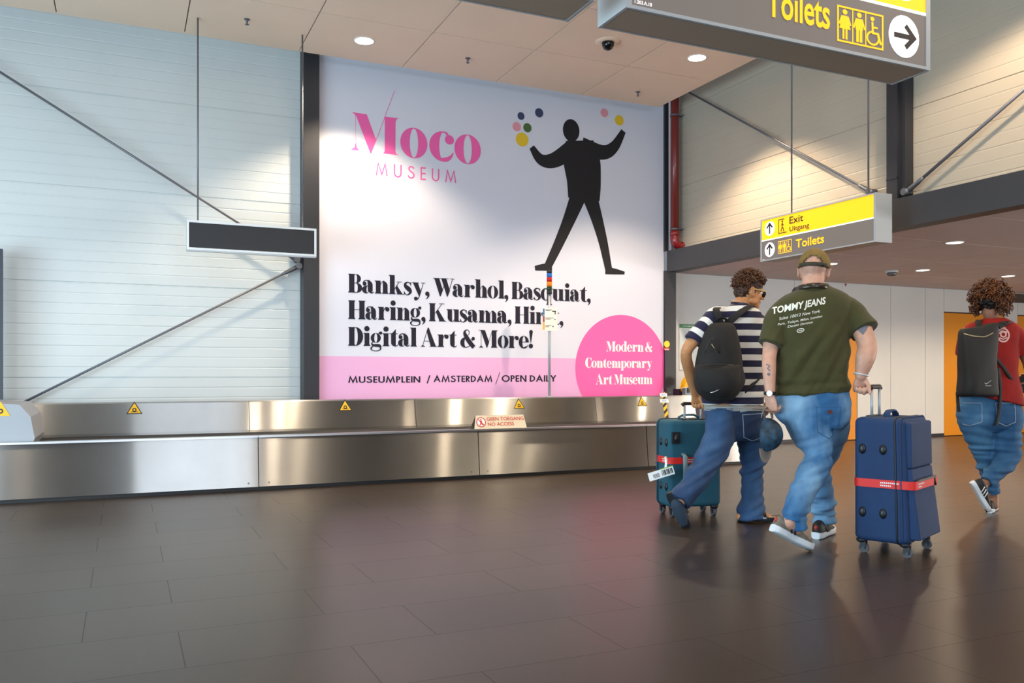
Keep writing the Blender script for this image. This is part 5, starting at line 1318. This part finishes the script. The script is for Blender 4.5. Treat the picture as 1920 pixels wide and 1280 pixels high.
    zp = MB(); zp.tube([px(1323+26*i/8, 662-26*math.sin(PI*i/8), 5.90)-wy*(.105+.012*math.sin(PI*i/8)) for i in range(9)], .004, 6); putmb('panel_zip', zp, mat('zip_dark', '3A3634', .4, .4), R0, bk)
    for nm, u, v in (('zip_pull', 1335, 646), ('zip_pull', 1357, 706)):
        q = MB(); p_ = px(u, v, 5.9)-wy*(.118 if v < 680 else .165); q.tube([p_, p_+RV*.02-ZV*.03], [(.006, .003)]*2, 8); putmb(nm, q, mat('pull_tan', 'B59A80', .4), R0, bk)
    sw = MB(); sw.tube([px(1333, 735, 5.90)-wy*.165, px(1340, 733.5, 5.90)-wy*.166, px(1349, 729, 5.90)-wy*.163], [(.0035, .002), (.003, .002), (.0008, .0008)], 8); putmb('logo_mark', sw, M_WHITE, R0, bk)
    hl = MB(); hl.tube([px(1343, 606, 5.92), px(1345, 598, 5.90), px(1353, 595, 5.89), px(1361, 598, 5.90), px(1364, 606, 5.92)], [(.010, .004)]*5, 8); putmb('grab_loop', hl, mbk, R0, bk)
    def webbing(pts, w_=.024):
        return ribbon(pts, w_, wx)
    putmb('shoulder_strap', webbing([px(1352, 608, 5.93), px(1346, 592, 5.92), px(1343, 580, 5.945), px(1346, 578, 6.02), px(1350, 590, 6.14)]), mbk, R0, bk)
    putmb('shoulder_strap', webbing([px(1362, 608, 5.93), px(1380, 592, 5.915), px(1396, 580, 5.93), px(1408, 574, 6.0), px(1414, 588, 6.16)]), mbk, R0, bk)
    putmb('shoulder_strap', webbing([px(1392, 738, 5.93), px(1410, 722, 5.93), px(1428, 702, 5.99), px(1434, 690, 6.07)], .012), mbk, R0, bk)
    return GR
GRIP_TEAL = man_striped()

# teal suitcase behind his legs
tw_ = (RV*.975+DV*.22).normalized(); ct = px(1291, 955, 6.40); ct.z = 0
M_TEAL = mat('teal_nylon', '14566B', .75, 0, .15, 6, .3, 700)
so, srz = suitcase(Vector((ct.x, ct.y, 0)), tw_, .42, .25, .715, M_TEAL, 'teal soft suitcase with a red luggage strap behind the legs of the striped tee man', strap=.50, grip=GRIP_TEAL.z-.005, pockets=False, stud_side=-1)
hd_ = MB(); hd_.tube([(-.10, -.125, .47), (-.10, -.165, .45), (-.10, -.168, .36), (-.10, -.165, .29), (-.10, -.125, .27)], [(.018, .008)]*5, 10); hd_.build('side_handle', mat('handle_grey', '6F8990', .6), so)
hd_ = MB().box(-.19, -.145, .545, -.13, -.125, .63).ball((-.16, -.145, .585), .018, .012, .030, n=12, m=8); hd_.build('corner_foot', mat('stud_black', '101216', .4), so)
bt = px(1240, 888, 6.15)
o = empty('baggage_tag', bt, 0, 'white printed airline baggage tag hanging from the teal suitcase', 'tag')
ta, tb = (RV*.95+ZV*.28).normalized(), (ZV*.95-RV*.28).normalized(); mb = MB(); mb.prism([bt+ta*x+tb*y-bt for x, y in ((-.095, -.03), (.095, -.028), (.095, .034), (-.095, .03))], DV*.002); mb.build('paper', M_WHITE, o)
e = Ink()
for i in range(9): e.R(.005+i*.009, -.015, .005+i*.009+.004+.002*(i % 3), .022)
for i in range(6): e.R(-.06+i*.008, -.018, -.06+i*.008+.004, .012)
e.lay('barcode', bt, ta, tb, mat('barcode_ink', '3A4248', .6), o, .001)
e = Ink().R(.0, .030, .095, .036); e.lay('green_edge', bt, ta, tb, mat('tag_green', '9CC13A', .6), o, .001)
lp = MB(); lp.tube([Vector((0, 0, 0))+tb*.03+ta*.04, tb*.06+ta*.06+DV*.03, tb*.10+ta*.075+DV*.075], [(.009, .001)]*3, 6); lp.build('loop', M_WHITE, o)

# ---------------------------------------------------------------- woman in the red tee
def woman_red():
    T0 = 6.45; g = px(1855, 702, T0); root = Vector((g.x, g.y, 0)); rng = random.Random(11)
    ring = lambda v, a, b_, d, e=.0, t=T0: (px((a+b_)/2, v, t), (b_-a)/2/F_PX*t-e, d-e, d-e, RV, DV)
    b = MB(); hc = px(1858, 567, 6.48); A, M = head(b, hc, RV*.62+DV*.78-ZV*.12, ZV+RV*.05, .94)
    limb(b, [A(0, -.02, -.03), A(0, -.03, -.09), px(1862, 603, 6.46), px(1862, 622, T0)], [.054, .050, .052, .07])
    loft(b, [ring(604, 1838, 1888, .055), ring(614, 1822, 1900, .08, .01), ring(650, 1815, 1904, .095, .02), ring(700, 1818, 1900, .09, .02), ring(745, 1805, 1905, .11, .02), ring(785, 1806, 1905, .11, .02)])
    RA = [px(1902, 622, T0), px(1916, 652, 6.45), px(1926, 678, 6.46), px(1930, 694, 6.55), px(1932, 708, 6.66)]
    LA = [px(1816, 622, T0), px(1808, 660, 6.52), px(1812, 690, 6.58), px(1830, 700, 6.68), px(1850, 705, 6.76)]
    for l in (RA, LA): limb(b, l, [.048, .044, .037, .036, .026])
    hand(b, RA[-1], DV*.95+RV*.2, -RV, -1, (.8, .85, .9, .95), .92); hand(b, LA[-1], DV*.6+RV*.8, -ZV, 1, (.6, .65, .7, .75), .92)
    LL = [px(1828, 788, 6.45), px(1836, 830, 6.47), px(1846, 870, 6.5), px(1856, 902, 6.52), px(1864, 934, 6.53)]
    RL = [px(1884, 788, 6.45), px(1886, 828, 6.42), px(1886, 862, 6.38), px(1866, 886, 6.33), px(1843, 910, 6.28)]
    limb(b, LL, [.076, .060, .040, .036, .032]); limb(b, RL, [.076, .060, .045, .038, .030])
    lh = px(1855, 958, 6.46); lt = px(1885, 956, 6.60); lh.z = .0; lt.z = 0
    limb(b, [LL[-1], lh+ZV*.05+(lt-lh)*.3], [.032, .03]); rh = px(1819, 906, 6.24); rt = px(1850, 962, 6.26)
    limb(b, [RL[-1], rh+(rt-rh)*.35+RV*.04], [.032, .03])
    me = fuse(b, .0046, 2); me.transform(Matrix.Translation(-root)); o = link('person', me, M_SKINC); o.location = root
    tag(o, 'woman with big curly hair in a red tee and blue jeans at the right edge', 'person'); eyes(A, M, root, o, .94)
    s = MB()
    loft(s, [ring(597, 1844, 1882, .056), ring(602, 1834, 1892, .07), ring(609, 1818, 1904, .088), ring(622, 1812, 1910, .104), ring(660, 1811, 1907, .114), ring(700, 1809, 1906, .114), ring(728, 1804, 1910, .134), (px(1857, 742, T0), 58/F_PX*T0, .146, .146, (RV-ZV*.13).normalized(), DV), (px(1857, 750, T0), 60/F_PX*T0, .152, .152, (RV-ZV*.20).normalized(), DV)], 36, 5, 2.4)
    limb(s, [px(1888, 618, T0), px(1902, 626, T0), px(1914, 648, 6.45), px(1920, 664, 6.45)], [.066, .070, .066, .068], round_ends=(True, False))
    limb(s, [px(1830, 618, T0), px(1818, 626, T0), px(1810, 650, 6.50), px(1808, 664, 6.53)], [.064, .066, .064, .066], round_ends=(True, False))
    me = fuse(s, .0065, 3); warp(me, lambda c: .010*fold(c, (ZV+RV*.4).normalized(), (RV-ZV*.4).normalized(), 3, 13, 5.)+.003*fold(c, RV, ZV, 14, 14))
    sh = put('tshirt', me, mat('red_cotton', '98120A', .85, 0, .15, 9, .2, 400), root, o)
    lg = Ink().E(0, 0, .050, .055, .038, .043).E(0, .005, .026, .024, .014, .013).S([(-.03, .01), (-.01, .03), (.03, .02)], .010).S([(-.03, -.02), (0, -.03), (.03, -.018)], .009).S([(-.045, .03), (-.02, .06), (.02, .055)], .009)
    text_on(sh, lg, px(1880, 628, 6.35), RV, ZV, DV, mat('tee_logo', 'E8B7AE', .7), 'chest_mark', root, sh, .004)
    r2 = lambda v, a, b_, d: (px((a+b_)/2, v, T0), (b_-a)/2/F_PX*T0, d, d, RV, DV)
    j = MB(); loft(j, [r2(739, 1805, 1906, .118), r2(754, 1799, 1911, .130), r2(775, 1796, 1914, .145), r2(795, 1801, 1913, .14), r2(808, 1815, 1905, .10)], 32, 4, 2.3)
    limb(j, [px(1828, 786, 6.45), px(1838, 825, 6.47), px(1848, 866, 6.5), px(1857, 898, 6.52), px(1864, 926, 6.53)], [.126, .098, .068, .058, .044], round_ends=(True, False))
    limb(j, [px(1882, 786, 6.45), px(1887, 826, 6.42), px(1886, 860, 6.38), px(1868, 884, 6.33), px(1849, 904, 6.29)], [.126, .108, .088, .068, .048], round_ends=(True, False))
    me = fuse(j, .0062, 3); kz = px(0, 858, T0).z
    warp(me, lambda c: .016*(.5+math.exp(-((c.z-kz)/.15)**2))*fold(c, (RV+ZV*.2).normalized(), ZV, 4, 28, 3.)+.004*fold(c, RV, ZV, 7, 14, 8.))
    mj = mat('mid_denim', '1E507C', .8, 0, 0, 3.0, .35, 500, col2='5488AE', stretch=(1, 1, .6)); je = put('jeans', me, mj, root, o)
    for u in (1822, 1884): text_on(je, Ink().S([(-.075, .05), (-.07, -.09), (0, -.12), (.07, -.09), (.075, .05), (-.075, .05)], .006, False), px(u, 768, 6.33), RV, ZV, DV, mat('seam_pale', '8FA0B4', .8), 'back_pocket', root, je, .002)
    mk = mat('shoe_black', '1B1B1D', .6); ms = mat('sole_white', 'DCE3E8', .5)
    shoe(root, o, lh, lh+(RV*.58+DV*.81)*.245, ZV, .25, mk, ms, M_WHITE, 'stripes')
    shoe(root, o, rh, rh+(rt-rh).normalized()*.26, RV*.8+ZV*.3-DV*.1, .255, mk, ms, M_WHITE, 'stripes')
    mh = mat('hair_dark', '150C08', .55)
    hb = MB(); hb.ball(A(0, -.022, .035), .098, .110, .105, M); hb.ball(A(0, -.045, -.005), .082, .065, .07, M); hm = fuse(hb, .007, 2); warp(hm, lambda c: .014*noise.noise(c*40)+.008*noise.noise(c*90)); hr = put('hair', hm, mh, root, o)
    spots = []
    while len(spots) < 620:
        a, e = rng.uniform(0, 2*PI), math.asin(rng.uniform(-.75, 1)); x, y, z = math.cos(e)*math.cos(a), math.cos(e)*math.sin(a), math.sin(e)
        if y > .35 and z < .3: continue
        if z < -.15 and abs(x) < .6: continue
        spots.append((A(x*.100, -.020+y*.112, .035+z*.105), M @ Vector((x, y, z))))
    putmb('curls', curls(A, M, spots, .013, .0056, 1.8, .068, rng, .35), mat('curl_auburn', '2A140A', .42, 0, 0, 30, col2='7A4215'), root, hr)
    putmb('earring', MB().ball(A(.082, 0, -.052), .010), mat('earring', 'D8C9A8', .2, .8), root, o)
    # black roll-top backpack
    c = px(1834, 680, 6.28); R0 = c.copy(); bk = empty('backpack', c, 0, 'black flat roll-top backpack on the back of the woman in red', 'backpack')
    wx = (RV*.97+DV*.20).normalized(); wy = (DV*.97-RV*.20).normalized()
    def bring(v, a, b_, d, sl=0., k=0.): return (px((a+b_)/2, v, 6.28)+wy*k, (b_-a)/2/F_PX*6.28, .05, d, (wx+ZV*sl).normalized(), wy)
    bd = MB(); loft(bd, [bring(611, 1800, 1874, .012, .16), bring(618, 1796, 1875, .030, .14), bring(640, 1795, 1872, .060, .08), bring(680, 1793, 1866, .085, .03), bring(720, 1793, 1866, .095), bring(738, 1794, 1868, .090), bring(743, 1798, 1866, .07)], 40, 5, 4)
    mbk = mat('backpack_coal', '0C0B0C', .6, 0, .2, 8, .3, 600); me = fuse(bd, .007, 2); warp(me, lambda q: .012*fold(q, (RV*.7+ZV*.7).normalized(), (RV*.7-ZV*.7).normalized(), 3, 8, 2.)); bod = put('bag_body', me, mbk, R0, bk)
    z_ = Ink().S([(-.12, .01), (-.05, -.012), (.02, -.02), (.06, -.018), (.13, .01)], .007); text_on(bod, z_, px(1830, 626, 6.24), wx, ZV, wy, mat('zip_pale', 'A89878', .4, .3), 'top_zip', R0, bk, .003)
    sw = Ink().S([(-.025, -.006), (-.012, -.012), (.03, .012)], [.008, .008, .001]).R(-.022, -.030, .03, -.024); text_on(bod, sw, px(1851, 716, 6.19), wx, ZV, wy, mat('mark_grey', 'A7A7A7', .5), 'logo_mark', R0, bk, .003)
    def webbing(pts, w_=.022):
        return ribbon(pts, w_, wx)
    putmb('shoulder_strap', webbing([px(1836, 614, 6.30), px(1834, 604, 6.33), px(1836, 601, 6.42), px(1836, 612, 6.56)]), mbk, R0, bk)
    putmb('shoulder_strap', webbing([px(1872, 612, 6.30), px(1884, 605, 6.33), px(1894, 604, 6.42), px(1898, 614, 6.57)]), mbk, R0, bk)
    putmb('lower_strap', webbing([px(1868, 672, 6.30), px(1884, 692, 6.31), px(1900, 716, 6.36), px(1914, 728, 6.44)], .013), mbk, R0, bk)
    putmb('hanging_strap', webbing([px(1872, 690, 6.30), px(1876, 730, 6.29), px(1874, 765, 6.285), px(1868, 798, 6.28)], .012), mbk, R0, bk)
    putmb('hanging_strap', webbing([px(1795, 735, 6.30), px(1796, 755, 6.29), px(1798, 772, 6.28)], .012), mbk, R0, bk)
    # dark pouch held at her right hand
    c = RA[-1]+DV*.09-ZV*.02; o2 = empty('pouch', c, 0, 'small dark pouch held by the woman in red at the right edge', 'pouch')
    MB().box(-.035, -.06, -.10, .035, .06, .03).build('bag', M_BLACK, o2, bevel=.012); MB().tube([(-.02, -.02, .03), (0, -.02, .05), (.02, -.02, .03)], .005, 8).build('clasp', mat('earring', 'D8C9A8', .2, .8), o2)
woman_red()
